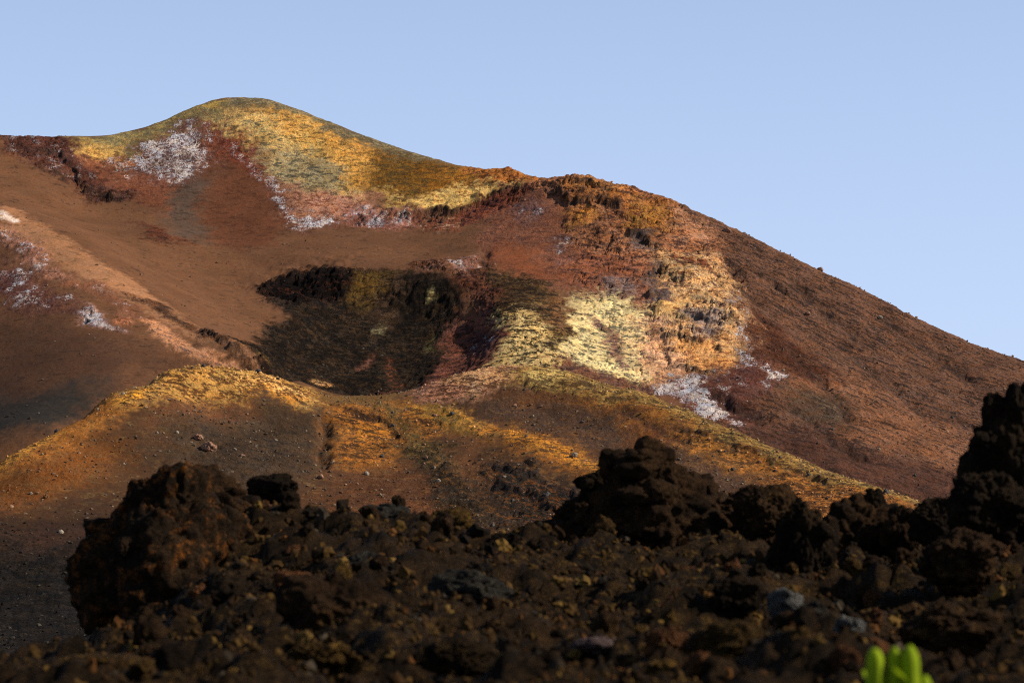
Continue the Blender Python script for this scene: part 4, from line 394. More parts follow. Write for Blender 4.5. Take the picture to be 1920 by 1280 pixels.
# flattened coordinates: layers lie level, so blotches are wider than tall
level = q.vmath('MULTIPLY', pos, (0.6, 0.75, 1.35))
n_iso = q.fmix(0.32, q.noise(level, 0.45, 5, 0.6, 0.8), q.noise(pos, 1.5, 5, 0.62, 0.5))
n_str = q.fmix(0.4, q.noise(streak_pos, 0.8, 5, 0.62, 0.3), q.noise(pos, 1.3, 4, 0.6, 0.4))
n = q.fmix(streak, n_iso, n_str)
thr = q.math('SUBTRACT', 0.60, q.math('MULTIPLY', cover, 0.20))
f = q.step(n, q.math('SUBTRACT', thr, 0.03), q.math('ADD', thr, 0.03))
col = q.mix(f, A.outputs["Color"], B.outputs["Color"])
# white and pale sublimates: thin squiggling crusts in clusters
cn = q.noise(pos, 0.62, 4, 0.6, 1.2)
ridge = q.math('SUBTRACT', 1.0, q.math('MULTIPLY', q.math('ABSOLUTE', q.math('SUBTRACT', cn, 0.5)), 9.0))
clus = q.noise(q.vmath('MULTIPLY', pos, (1.3, 0.8, 0.7)), 0.17, 6, 0.68)
cf = q.math('ADD', q.math('MULTIPLY', ridge, 0.42), q.math('MULTIPLY', clus, 1.3))
crust_a = q.n("ShaderNodeSeparateColor")
nt.links.new(q.attr("crust").outputs["Color"], crust_a.inputs[0])
cthr = q.math('SUBTRACT', 1.355, q.math('MULTIPLY', crust_a.outputs[0], 0.75))
cm = q.math('MULTIPLY', q.step(cf, q.math('SUBTRACT', cthr, 0.10), q.math('ADD', cthr, 0.10)), q.step(crust_a.outputs[0], 0.02, 0.15))
col = q.mix(q.math('MULTIPLY', cm, q.step(clus, 0.30, 0.62, 0.45, 1.0)), col, (.52, .45, .41, 1))
# grain: gravel and stones of slightly different tone
gr = q.step(q.fmix(0.5, q.noise(pos, 0.9, 4, 0.7), q.noise(pos, 2.0, 3, 0.7)), 0.30, 0.70)
big = q.step(q.noise(pos, 0.085, 5, 0.6), 0.32, 0.68)
tone = q.math('MULTIPLY', q.fmix(gr, 0.42, 1.55), q.fmix(big, 0.70, 1.28))
tone = q.fmix(q.math('ADD', 0.35, q.math('MULTIPLY', rough_a, 0.65)), 1.0, tone)
hue = q.step(q.noise(level, 0.30, 6, 0.68, 0.5), 0.36, 0.64)
warm = q.mix(hue, (1.14, 1.0, 0.80, 1), (0.90, 1.0, 1.14, 1))
col = q.mix(q.math('ADD', 0.25, q.math('MULTIPLY', rough_a, 0.75)), col, q.mix(1.0, col, warm, 'MULTIPLY'))
col = q.mix(1.0, col, q.n("ShaderNodeCombineColor").outputs[0], 'MULTIPLY')
comb = nt.nodes[-1] if False else [x for x in nt.nodes if x.type == 'COMBINE_COLOR'][-1]
for i in range(3):
    nt.links.new(tone, comb.inputs[i])
nt.links.new(col, bsdf.inputs["Base Color"])
bsdf.inputs["Roughness"].default_value = 0.95
bsdf.inputs["Specular IOR Level"].default_value = 0.05
h = q.math('ADD', q.math('MULTIPLY', q.noise(pos, 0.9, 7, 0.72), 1.0), q.math('MULTIPLY', n_str, q.math('MULTIPLY', streak, 0.7)))
nt.links.new(q.bump(h, q.math('ADD', 0.12, q.math('MULTIPLY', rough_a, 0.85)), 2.2), bsdf.inputs["Normal"])

# ------------------------------------------------------------------ volcano: one height field, fine where it is seen from the path, coarse around
ncx = 870
sx = np.concatenate([-1.02 - np.linspace(1.6, 0.06, 26) ** 1.0, np.linspace(-1.02, 1.02, ncx), 1.02 + np.linspace(0.06, 1.6, 26)])
yrow = np.concatenate([np.linspace(60, 330, 30, endpoint=False), np.linspace(330, 490, 60, endpoint=False),
                       np.linspace(490, 925, 545), np.linspace(932, 1300, 34)])
NR, NC = len(yrow), len(sx)
Yg = np.repeat(yrow, NC)
Xg = np.tile(sx, NR) * 0.226 * Yg
# smooth base surface on a coarser lattice, then cubic-free bilinear lookup
fit = tps_fit(CTRL)
cs = np.linspace(sx[0], sx[-1], 420)
cyy = np.linspace(60, 1300, 420)
CY, CS = np.meshgrid(cyy, cs, indexing='ij')
coarse = tps_eval(fit, (CS * 0.226 * CY).ravel(), CY.ravel()).reshape(CY.shape)


def base_height(X, Y):
    s = X / (0.226 * Y)
    u = np.clip((s - cs[0]) / (cs[1] - cs[0]), 0, len(cs) - 1.001)
    v = np.clip((Y - cyy[0]) / (cyy[1] - cyy[0]), 0, len(cyy) - 1.001)

    def cub(fr):
        return [-0.5 * fr ** 3 + fr ** 2 - 0.5 * fr, 1.5 * fr ** 3 - 2.5 * fr ** 2 + 1, -1.5 * fr ** 3 + 2 * fr ** 2 + 0.5 * fr, 0.5 * fr ** 3 - 0.5 * fr ** 2]
    iu, iv = np.floor(u).astype(int), np.floor(v).astype(int)
    wu, wv = cub(u - iu), cub(v - iv)
    out = 0
    for a in range(4):
        ra = np.clip(iv - 1 + a, 0, len(cyy) - 1)
        for b in range(4):
            out = out + wv[a] * wu[b] * coarse[ra, np.clip(iu - 1 + b, 0, len(cs) - 1)]
    return out


Zg = base_height(Xg, Yg)
P = np.stack([Xg, Yg, Zg], 1)
warp_x = fbm(P * 0.06, 4, 0.6) * 9 + fbm(P * 0.35 + 9, 4, 0.7) * 7.0
warp_y = fbm(P * 0.06 + 40, 4, 0.6) * 11 + fbm(P * 0.35 + 70, 4, 0.7) * 8.0
crest = np.array(CREST)
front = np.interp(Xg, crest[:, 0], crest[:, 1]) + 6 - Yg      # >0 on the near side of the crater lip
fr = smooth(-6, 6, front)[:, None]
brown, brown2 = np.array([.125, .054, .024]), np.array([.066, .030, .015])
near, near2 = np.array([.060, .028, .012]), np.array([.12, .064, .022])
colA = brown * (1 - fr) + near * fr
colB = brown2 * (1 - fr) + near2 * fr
surf = np.tile(np.array([0.16, 0.09, 0.25]), (len(P), 1))
crag = np.zeros(len(P))
crust = np.zeros(len(P))
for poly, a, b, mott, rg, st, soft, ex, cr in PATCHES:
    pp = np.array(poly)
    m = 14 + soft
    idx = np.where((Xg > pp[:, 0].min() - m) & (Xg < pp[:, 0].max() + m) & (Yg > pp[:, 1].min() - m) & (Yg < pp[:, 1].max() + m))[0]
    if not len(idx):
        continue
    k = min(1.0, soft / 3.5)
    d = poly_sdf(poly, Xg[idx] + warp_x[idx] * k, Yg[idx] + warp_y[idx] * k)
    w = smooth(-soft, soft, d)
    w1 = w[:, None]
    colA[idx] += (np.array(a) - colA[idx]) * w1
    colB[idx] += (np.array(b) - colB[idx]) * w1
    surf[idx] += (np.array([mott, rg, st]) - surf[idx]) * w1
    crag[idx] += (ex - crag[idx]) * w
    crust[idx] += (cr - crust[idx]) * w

# scarps, ledges, gullies and the collapsed pit
dz = np.zeros(len(P))
for poly, depth, wd in PITS:
    d = poly_sdf(poly, Xg + 0.6 * warp_x, Yg + 0.6 * warp_y)
    dz -= depth * smooth(-0.5, wd, d)
rockface = np.zeros(len(P))
for line, hh, wd, kind in LEDGES:
    pp = np.array(line)
    m = wd * 4 + 6
    idx = np.where((Xg > pp[:, 0].min() - m) & (Xg < pp[:, 0].max() + m) & (Yg > pp[:, 1].min() - m) & (Yg < pp[:, 1].max() + m))[0]
    if not len(idx):
        continue
    d, al = line_dist(line, Xg[idx] + 0.5 * warp_x[idx] * min(1, wd / 5), Yg[idx] + 0.5 * warp_y[idx] * min(1, wd / 5))
    env = smooth(0, 0.12, al) * smooth(1, 0.88, al)
    if kind == 'scarp':
        hv = 0.55 * hh * np.clip(0.75 + 1.3 * fbm(P[idx] * 0.16 + 3, 3), 0.05, 1.6)
        face = -1.2 - 1.0 * hh * 0.3
        dz[idx] += hv * env * smooth(face, 0.3, d) * np.exp(-np.maximum(d, 0) / wd)
        dz[idx] -= 0.3 * hv * env * np.exp(-((d - face) / (wd * 0.4)) ** 2)
        env = env * np.clip(hv / hh * 2, 0, 1)
        rockface[idx] = np.maximum(rockface[idx], env * np.exp(-((d + 0.6) / 1.3) ** 2))
    else:
        hh = hh * np.clip(0.7 + 1.2 * fbm(P[idx] * 0.2 + 3, 3), 0.1, 1.5)
        dz[idx] -= hh * env * np.exp(-(d / wd) ** 2)
        rockface[idx] = np.maximum(rockface[idx], 0.6 * env * np.exp(-(d / (wd * 0.7)) ** 2))
fresh = np.array([.030, .019, .014])                            # unweathered rock exposed in the scarps
rf = (np.clip(rockface, 0, 1) * 0.75)[:, None]
colA += (fresh - colA) * rf
colB += (fresh * 1.6 - colB) * rf
surf[:, 1] = np.maximum(surf[:, 1], rockface)

rg = surf[:, 1]
detail = fbm(P * np.array([.11, .13, .2]), 4, 0.55) * 1.6
detail2 = fbm(P * np.array([.42, .5, .7]) + 31, 4, 0.6, True) * 0.55
tdir = np.array([0.78, -0.42, -0.46])
ps = P - np.outer(P @ tdir, tdir) * 0.82
rills = fbm(ps * 0.30 + 5, 4, 0.6) * 1.1 + fbm(ps * 0.085 + 25, 3, 0.5, True) * 1.5
strata = P[:, 2] * 1.0 + P[:, 0] * 0.10 + fbm(P * 0.06 + 8, 3) * 5
ph = strata / 2.6
terr = (ph - np.floor(ph))
terr = np.where(terr < 0.8, terr / 0.8, (1 - terr) / 0.2) * (0.6 + 0.8 * fbm(P * 0.12 + 3, 3))
wide = 0.25 + 0.75 * np.clip(rg, 0, 1.6)
Zg = Zg + dz + detail * rg * 0.8 + detail2 * np.clip(rg, 0, 1.4) + rills * surf[:, 2] * wide * 0.7 + crag * terr * 0.5
Z2 = Zg.reshape(NR, NC)
V = np.stack([Xg, Yg, Zg], 1).reshape(NR, NC, 3)
# broken plates and blocks in the crags
dip = P.copy()
dip[:, 2] += 0.22 * P[:, 0]
plate = (0.55 - worley(dip * np.array([.07, .12, .42]) + warp_x[:, None] * 0.015, 9)) * 1.3 + (0.5 - worley(dip * np.array([.2, .35, 1.0]), 10)) * 0.6
def worley_gap(p, seed):
    i0 = np.floor(p).astype(np.int32)
    f1 = np.full(len(p), 9.0, np.float32)
    f2 = f1.copy()
    jit = np.random.default_rng(77 + seed).random((256, 3)).astype(np.float32)
    for dx in (-1, 0, 1):
        for dy in (-1, 0, 1):
            for dz_ in (-1, 0, 1):
                c = i0 + (dx, dy, dz_)
                q_ = c + jit[_perm[_perm[_perm[c[:, 0] & 255] + (c[:, 1] & 255)] + (c[:, 2] & 255)]] - p
                d_ = (q_ * q_).sum(1)
                f2 = np.minimum(f2, np.maximum(f1, d_))
                f1 = np.minimum(f1, d_)
    return np.sqrt(f2) - np.sqrt(f1)


cm_ = np.where(crag > 0.05)[0]
crack = np.zeros(len(P))
wv_ = np.stack([warp_x, warp_y, warp_x], 1)[cm_] * 0.02
crack[cm_] = smooth(0.07, 0.0, worley_gap(dip[cm_] * np.array([.10, .13, .22]) + wv_, 21)) + 0.7 * smooth(0.08, 0.0, worley_gap(dip[cm_] * np.array([.22, .3, .6]) + wv_ * 2, 22))
crack *= np.clip(crag * 3, 0, 1) * np.clip(0.6 + 1.5 * fbm(P * 0.07 + 55, 2), 0, 1)
lumps = (0.5 - worley(P * np.array([.55, .6, .9]) + 3, 12)) * 0.75
# push crags out along the surface normal for overhanging edges
du = np.gradient(V, axis=1)
dv = np.gradient(V, axis=0)
N = np.cross(du, dv)
N /= np.linalg.norm(N, axis=2)[:, :, None] + 1e-9
push = (crag * (terr * 0.2 + 0.75 * plate) - 0.9 * crack + np.clip(rg - 0.15, 0, 1.2) * lumps).reshape(NR, NC, 1)
V = (V + N * push).reshape(-1, 3)
me = make_mesh("volcano", V, grid_faces(NR, NC))
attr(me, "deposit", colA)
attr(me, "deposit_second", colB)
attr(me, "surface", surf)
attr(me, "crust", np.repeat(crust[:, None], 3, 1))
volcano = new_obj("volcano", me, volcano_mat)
tag(volcano, "bare volcanic cone with an open crater, rust brown slopes and yellow and white mineral crusts", "volcano", kind="structure")


def ground_z(X, Y):
    """height of the finished volcano mesh near (X, Y)"""
    r = np.clip(np.searchsorted(yrow, Y) - 1, 0, NR - 2)
    s = X / (0.226 * Y)
    c = np.clip(np.searchsorted(sx, s) - 1, 0, NC - 2)
    i = r * NC + c
    return V[i, 2], i


# far plain all round
gm, nt, bsdf = new_mat("ash_plain")
q = NB(nt)
pos = q.n("ShaderNodeNewGeometry").outputs["Position"]
nn = q.noise(pos, 0.02, 8, 0.6)
nt.links.new(q.mix(q.step(nn, 0.4, 0.6), (.045, .032, .024, 1), (.075, .042, .027, 1)), bsdf.inputs["Base Color"])
bsdf.inputs["Roughness"].default_value = 0.95
ang = np.linspace(0, 2 * np.pi, 49)[:-1]
rad = [0.0, 60, 200, 500, 1200, 3000, 8000]
gv = np.concatenate([np.stack([np.cos(ang) * r, np.sin(ang) * r + 300, np.full(48, -34.0) + 3 * np.sin(ang * 5 + r) - (12 if 150 < r < 1000 else 0)], 1) for r in rad])
gf = np.array([[k * 48 + i, k * 48 + (i + 1) % 48, (k + 1) * 48 + (i + 1) % 48, (k + 1) * 48 + i] for k in range(len(rad) - 1) for i in range(48)])
tag(new_obj("ground", make_mesh("ground", gv, gf[:, ::-1]), gm), kind="structure")

# ------------------------------------------------------------------ rock shapes
def ico(sub):
    t_ = (1 + 5 ** 0.5) / 2
    v = np.array([(-1, t_, 0), (1, t_, 0), (-1, -t_, 0), (1, -t_, 0), (0, -1, t_), (0, 1, t_), (0, -1, -t_), (0, 1, -t_), (t_, 0, -1), (t_, 0, 1), (-t_, 0, -1), (-t_, 0, 1)], float)
    f = np.array([(0, 11, 5), (0, 5, 1), (0, 1, 7), (0, 7, 10), (0, 10, 11), (1, 5, 9), (5, 11, 4), (11, 10, 2), (10, 7, 6), (7, 1, 8), (3, 9, 4), (3, 4, 2), (3, 2, 6), (3, 6, 8), (3, 8, 9), (4, 9, 5), (2, 4, 11), (6, 2, 10), (8, 6, 7), (9, 8, 1)])
    v /= np.linalg.norm(v, axis=1)[:, None]
    for _ in range(sub):
        e = np.sort(np.concatenate([f[:, [0, 1]], f[:, [1, 2]], f[:, [2, 0]]]), 1)
        u, inv = np.unique(e, axis=0, return_inverse=True)
        inv = inv.reshape(-1)
        mid = v[u].mean(1)
        mid /= np.linalg.norm(mid, axis=1)[:, None]
        a, b, c = (inv[k * len(f):(k + 1) * len(f)] + len(v) for k in range(3))
        v = np.concatenate([v, mid])
        f = np.concatenate([np.stack(x, 1) for x in ((f[:, 0], a, c), (f[:, 1], b, a), (f[:, 2], c, b), (a, b, c))])
    return v, f


ICO = {k: ico(k) for k in range(0, 7)}


def rock(sub, seed, rough=1.0, angular=0.5, shape=0):
    """unit lava rock: chipped by planes, then lumps, clinker knobs and pits"""
    v, f = ICO[sub]
    r = np.random.default_rng(seed)
    off = r.random(3) * 50
    p = v.copy()
    rad_ = np.ones(len(p))
    for _ in range(11):                                        # broken faces
        nrm = r.normal(size=3)
        nrm /= np.linalg.norm(nrm)
        d = p @ nrm
        lim = r.uniform(0.60, 0.95)
        rad_ = np.minimum(rad_, np.where(d > 0.02, lim / np.maximum(d, 0.02), 9))
    p = p * (1 + (rad_ - 1) * angular)[:, None]
    n = v
    p = p + n * (0.38 * fbm(v * 1.2 + off, 3))[:, None]
    if shape == 1:                                              # pyramid crag: narrow at the top
        hgt = np.clip((p[:, 2] + 1) / 2, 0, 1.1)
        p[:, :2] *= (1.22 - 0.98 * hgt ** 1.05)[:, None]
        p[:, 0] -= 0.10 * hgt
    if shape == 2:                                              # pillar: blocky, overhanging head
        ax = np.abs(p)
        p[:, :2] *= 1 + 0.25 * (1 - np.abs(p[:, 2:3]))
        p[:, 0] -= 0.22 * smooth(-0.6, 0.9, p[:, 2]) - 0.2
        p[:, 2] = np.sign(p[:, 2]) * np.abs(p[:, 2]) ** 0.7
    if sub >= 3:
        p = p + n * (rough * 0.20 * (0.55 - worley(v * 2.4 + off, seed)))[:, None]
        p = p + n * (rough * 0.17 * (0.5 - worley(v * 5.5 + off, seed + 1)))[:, None]
        p = p + n * (rough * 0.10 * fbm(v * 5 + off, 4, 0.65, True))[:, None]
    if sub >= 5:
        p = p + n * (rough * 0.06 * (0.5 - worley(v * 14 + off, seed + 2)))[:, None]
        p = p + n * (rough * 0.018 * fbm(v * 34 + off, 2, 0.6))[:, None]
    elif sub <= 2:
        p = p + n * (0.16 * r.normal(size=len(p)) * (1 if sub < 2 else 0.6))[:, None]
    return p, f


def lava_mat(name, c1, c2, c3, scale=1.0, amount=0.5):
    """dark aa lava: two tones plus lichen or oxide flecks"""
    m, nt, bsdf = new_mat(name)
    q = NB(nt)
    pos = q.n("ShaderNodeNewGeometry").outputs["Position"]
    a = q.noise(pos, 3.0 * scale, 6, 0.65, 0.4)
    b = q.noise(pos, 14 * scale, 5, 0.7)
    c = q.noise(pos, 1.2 * scale, 4, 0.6)
    col = q.mix(q.step(a, 0.40, 0.62), c1, c2)
    col = q.mix(q.math('MULTIPLY', q.step(b, 0.50, 0.66), q.step(c, 0.62 - 0.25 * amount, 0.75 - 0.2 * amount)), col, c3)
    g = q.noise(pos, 40 * scale, 3, 0.7)
    cc = q.n("ShaderNodeCombineColor")
    tone = q.fmix(q.step(g, 0.3, 0.7), 0.42, 1.65)
    for i in range(3):
        nt.links.new(tone, cc.inputs[i])
    col = q.mix(1.0, col, cc.outputs[0], 'MULTIPLY')
    nt.links.new(col, bsdf.inputs["Base Color"])
    bsdf.inputs["Roughness"].default_value = 0.9
    bsdf.inputs["Specular IOR Level"].default_value = 0.04
    nt.links.new(q.bump(q.noise(pos, 16 * scale, 7, 0.8), 1.0, 0.06), bsdf.inputs["Normal"])
    return m


MATS = dict(
    dark=lava_mat("lava_dark", (0.0080, 0.0045, 0.0022, 1), (0.0180, 0.0099, 0.0040, 1), (0.0460, 0.0252, 0.0070, 1)),
    brown=lava_mat("lava_brown", (0.0140, 0.0072, 0.0030, 1), (0.0340, 0.0162, 0.0060, 1), (0.0720, 0.0360, 0.0090, 1)),
    ochre=lava_mat("lava_ochre", (0.0240, 0.0117, 0.0030, 1), (0.0520, 0.0270, 0.0060, 1), (0.1300, 0.0666, 0.0130, 1), amount=0.9),
    ochrelight=lava_mat("lava_ochre_light", (0.1000, 0.0540, 0.0140, 1), (0.1400, 0.0765, 0.0200, 1), (0.1700, 0.0990, 0.0300, 1)),
    grey=lava_mat("lava_grey", (.016, .013, .009, 1), (.028, .023, .017, 1), (.042, .034, .022, 1)),
    greylight=lava_mat("lava_grey_light", (.060, .054, .044, 1), (.085, .076, .062, 1), (.11, .10, .078, 1)),
    pink=lava_mat("lava_pinkish", (0.0800, 0.0504, 0.0420, 1), (0.1100, 0.0684, 0.0560, 1), (0.1400, 0.0900, 0.0750, 1)),
    rust=lava_mat("lava_rust", (0.0110, 0.0063, 0.0030, 1), (0.0220, 0.0117, 0.0050, 1), (0.1200, 0.0378, 0.0060, 1), 0.55, 1.0),
    rustlight=lava_mat("lava_rust_light", (0.0550, 0.0216, 0.0080, 1), (0.0900, 0.0342, 0.0110, 1), (0.1600, 0.0585, 0.0200, 1)),
)

# ------------------------------------------------------------------ lava field in front: rubble ground
lava_ground = lava_mat("lava_rubble_ground", (.010, .0056, .002, 1), (.028, .0142, .005, 1), (.078, .040, .009, 1), 1.0, 0.7)
ffit = tps_fit(FG, s=10.)
fs = np.linspace(-1.5, 1.5, 420)
fy = 4.0 * (62 / 4.0) ** np.linspace(0, 1, 360)
FY = np.repeat(fy, len(fs))
FX = np.tile(fs, len(fy)) * (0.226 * FY + 0.6)
FZ = tps_eval(ffit, FX, FY)
Pf = np.stack([FX, FY, FZ], 1)
fade = np.clip(FY / 10, 0.4, 1.0)
flatp = Pf * np.array([1, 0.8, 1])
lump = (0.40 * fbm(Pf * 0.7 + 3, 4, 0.55) + 0.24 * (0.55 - worley(flatp * 1.3, 3)) + 0.15 * (0.5 - worley(flatp * 3.4, 4))
        + 0.085 * (0.5 - worley(flatp * 8, 5)) + 0.06 * fbm(flatp * 6 + 9, 4, 0.65, True) - 0.07)
FZ2 = FZ + lump * fade
fg_me = make_mesh("lava_field", np.stack([FX, FY, FZ2], 1), grid_faces(len(fy), len(fs)))
tag(new_obj("lava_field", fg_me, lava_ground), kind="structure")


def fg_z(X, Y):
    r = np.clip(np.searchsorted(fy, Y) - 1, 0, len(fy) - 2)
    s = X / (0.226 * Y + 0.6)
    c = np.clip(np.searchsorted(fs, s) - 1, 0, len(fs) - 2)
    return FZ2[r * len(fs) + c]


# ------------------------------------------------------------------ named boulders of the lava field
for b in BOULDERS:
    v, f = rock(b['sub'], b['seed'], b['rough'], 0.95 if b['mat'].startswith('grey') else 0.8, b['shape'])
    rr = np.random.default_rng(b['seed'] + 40)
    vs, fs_, base = [v], [f], len(v)
    for _ in range(int(b['knobs'])):                            # clinker welded to the boulder
        j = int(rr.integers(len(v)))
        if v[j, 2] < -0.5:
            continue
        kv, kf = rock(3, int(rr.integers(1e6)), 1.0, 0.9)
        vs.append(kv * rr.uniform(0.10, 0.34) * rr.uniform(0.7, 1.2, 3) + v[j] * 0.97)
        fs_.append(kf + base)
        base += len(kv)
    for bx_, by_, bz_, br_ in b['lobes']:
        kv, kf = rock(4, int(rr.integers(1e6)), 1.0, 0.85)
        vs.append(kv * br_ * rr.uniform(0.9, 1.15, 3) + (bx_, by_, bz_))
        fs_.append(kf + base)
        base += len(kv)
    v, f = np.concatenate(vs), np.concatenate(fs_)
    v = v * np.array(b['r'])
    tag(new_obj(b['name'], make_mesh(b['name'], v, f), MATS[b['mat']], loc=b['loc']), b['label'], b['cat'])

# ------------------------------------------------------------------ loose clinker blocks, each an object of its own
proto = []
for k in range(14):
    v, f = rock(3, 300 + k, 1.0, 0.95)
    v = v * rng.uniform(0.75, 1.2, 3)
    mat = MATS[['brown', 'dark', 'brown', 'ochre', 'brown', 'rustlight', 'dark'][k % 7]]
    proto.append(new_obj("lava_block", make_mesh("lava_block", v, f), mat))
used = set()
for i in range(280):
    D = 9.5 * (27 / 9.5) ** rng.random()
    X = rng.uniform(-0.95, 1.0) * 0.226 * D
    if D < 20 and X < -0.165 * D:
        X = rng.uniform(-0.14, 0.2) * D
    k = int(rng.integers(len(proto)))
    o = proto[k]
    if k in used:
        o = o.copy()
        link(o)
    used.add(k)
    s = 0.0042 * D * rng.uniform(0.7, 1.0) * (1 + 1.1 * rng.random() ** 3)
    z = float(fg_z(np.array([X]), np.array([D]))[0])
    o.location = (X, D, z + s * 0.45)
    o.scale = (s, s, s * rng.uniform(0.7, 1.0))
    o.rotation_euler = rng.uniform(0, 6.28, 3)
    tone_ = {"lava_brown": "dark brown", "lava_dark": "black", "lava_ochre": "ochre brown", "lava_rust_light": "reddish"}[o.data.materials[0].name]
    side = "left part" if X < -0.05 * D else ("right part" if X > 0.09 * D else "middle")
    depth = "close to the bottom edge" if D < 14 else ("just below the crest" if D > 20.5 else "halfway up to the crest")
    tag(o, "loose %s lava block, %s of the rubble, %s" % (tone_, side, depth), "lava block", "loose lava blocks in the foreground rubble")


def scatter(name, X, Y, Z, size, mat, sub=1, kinds=6, seed=0, flat=0.85, col=None):
    """thousands of small stones joined into one mesh"""
    r = np.random.default_rng(seed)
    shapes = [rock(sub, 900 + seed + k, 1, 0.8) for k in range(kinds)]
    vs, fs_, cs_ = [], [], []
    base = 0
    for x, y, z, s, kk in zip(X, Y, Z, size, r.integers(kinds, size=len(X))):
        v, f = shapes[kk]
        a = r.uniform(0, 6.28)
        c_, s_ = math.cos(a), math.sin(a)
        sc = s * r.uniform(0.7, 1.3, 3) * (1, 1, flat)
        R = np.array([[c_, -s_, 0], [s_, c_, 0], [0, 0, 1]])
        vs.append((v * sc) @ R.T + (x, y, z + s * 0.3))
        fs_.append(f + base)
        base += len(v)
        cs_.append(len(v))
    me = make_mesh(name, np.concatenate(vs), np.concatenate(fs_), smooth=False)
    if col is not None:
        attr(me, "tint", np.repeat(col, cs_, axis=0))
    return tag(new_obj(name, me, mat), kind="stuff")


def stone_mat(name, bump_scale):
    m, nt, bsdf = new_mat(name)
    q = NB(nt)
    pos = q.n("ShaderNodeNewGeometry").outputs["Position"]
    c = q.attr("tint").outputs["Color"]
    tone = q.fmix(q.noise(pos, bump_scale, 4, 0.7), 0.5, 1.5)
    cc = q.n("ShaderNodeCombineColor")
    for i in range(3):
        nt.links.new(tone, cc.inputs[i])
    nt.links.new(q.mix(1.0, c, cc.outputs[0], 'MULTIPLY'), bsdf.inputs["Base Color"])
    bsdf.inputs["Roughness"].default_value = 0.95
    bsdf.inputs["Specular IOR Level"].default_value = 0.05
    nt.links.new(q.bump(q.noise(pos, bump_scale, 4, 0.7), 0.6, 0.3 / bump_scale), bsdf.inputs["Normal"])
    return m


pal = np.array([[.026, .0125, .004], [.046, .023, .006], [.010, .006, .003], [.080, .042, .009], [.070, .027, .007], [.030, .021, .012], [.12, .066, .016]])
rubble_m = stone_mat("rubble_stone", 30)
for n, sub, base_s, lo, name in ((10500, 1, 0.0016, 7.5, "lava_rubble"), (22000, 0, 0.0009, 8, "lava_gravel")):
    Dd = lo * (28 / lo) ** rng.random(n)
    Xd = rng.uniform(-1.05, 1.1, n) * 0.226 * Dd
    keep = ~((Dd < 20) & (Xd < -0.175 * Dd) & (rng.random(n) < 0.7))
    Dd, Xd = Dd[keep], Xd[keep]
    sz = base_s * Dd * (0.5 + 2.0 * rng.random(len(Dd)) ** 4)
    colr = pal[rng.choice(len(pal), len(Dd), p=[.27, .27, .22, .09, .09, .05, .01])] * rng.uniform(0.45, 1.45, (len(Dd), 1))
    scatter(name, Xd, Dd, fg_z(Xd, Dd), sz, rubble_m, sub, 8, 3 + sub, 0.9, colr)

# ------------------------------------------------------------------ stones lying on the volcano
smat = stone_mat("slope_stone", 1.5)
SMAT = dict(grey=lava_mat("stone_grey", (.05, .042, .035, 1), (.075, .06, .05, 1), (.09, .07, .05, 1), 0.1),
            pale=lava_mat("stone_pale", (.18, .14, .095, 1), (.24, .19, .13, 1), (.30, .25, .18, 1), 0.1),
            oxide=lava_mat("stone_oxide", (.17, .08, .045, 1), (.23, .12, .07, 1), (.28, .15, .09, 1), 0.1))
for k, (x, y, r_, label, mt) in enumerate(STONES):
    v, f = rock(4, 500 + k, 0.8, 0.7)
    z, _ = ground_z(np.array([x]), np.array([y]))
    tag(new_obj("slope_boulder", make_mesh("slope_boulder", v * r_ * np.array([1, 1, .85]), f), SMAT[mt], loc=(x, y, float(z[0]) + r_ * 0.3)), label, "boulder")
sp = []
for k in range(8):
    v, f = rock(2, 700 + k, 1, 0.6)
    sp.append(new_obj("slope_stone", make_mesh("slope_stone", v * rng.uniform(0.8, 1.2, 3), f), SMAT[['grey', 'grey', 'oxide', 'grey', 'pale', 'grey', 'oxide', 'grey'][k]]))
used = set()
placed = 0
while placed < 240:
    y = rng.uniform(500, 640) if rng.random() < 0.8 else rng.uniform(640, 780)
    x = rng.uniform(-0.95, 0.95) * 0.212 * y
    cyl = np.interp(x, crest[:, 0], crest[:, 1])
    if y < cyl - 2 or (y > cyl + 60 and x > 60):
        z, i = ground_z(np.array([x]), np.array([y]))
        k = int(rng.integers(8))
        o = sp[k]
        if k in used:
            o = o.copy()
            link(o)
        used.add(k)
        s = 0.30 + 0.5 * rng.random() ** 4
        o.location = (x, y, float(z[0]) + 0.3 * s)
        o.scale = (s, s, s)
        o.rotation_euler = (0, 0, rng.uniform(0, 6.28))
        tone_ = {"stone_grey": "grey", "stone_pale": "pale", "stone_oxide": "rusty"}[o.data.materials[0].name]
        side = "left" if x < -0.07 * y else ("right" if x > 0.07 * y else "middle")
        where = "front ridge's near face" if y < cyl - 2 else "slope behind the front ridge"
        tag(o, "small %s stone on the %s part of the %s" % (tone_, side, where), "stone", "loose stones on the volcano slopes")
        placed += 1
n = 26000
ys = np.where(rng.random(n) < 0.6, rng.uniform(425, 650, n), rng.uniform(620, 850, n))
xs = rng.uniform(-1, 1, n) * 0.213 * ys
cl = np.interp(xs, crest[:, 0], crest[:, 1])
clump = fbm(np.stack([xs, ys, 0 * xs], 1) * 0.09, 3)
ok = ((ys < cl) & (clump > -0.2)) | ((ys > cl + 15) & (clump > 0.05) & ((xs > 50) | (rng.random(n) < 0.25)))
xs, ys = xs[ok], ys[ok]
zs, ii = ground_z(xs, ys)
tint = colA[ii] * rng.uniform(0.5, 1.6, (len(xs), 1)) * 0.7 + rng.choice([0.05, 0.25, 0.55], (len(xs), 1), p=[.3, .5, .2]) * np.array([.24, .19, .125])
tint[ys < 525] *= 0.35
scatter("slope_gravel", xs, ys, zs, 0.17 + 0.36 * rng.random(len(xs)) ** 2.5, smat, 0, 6, 9, 0.8, tint)

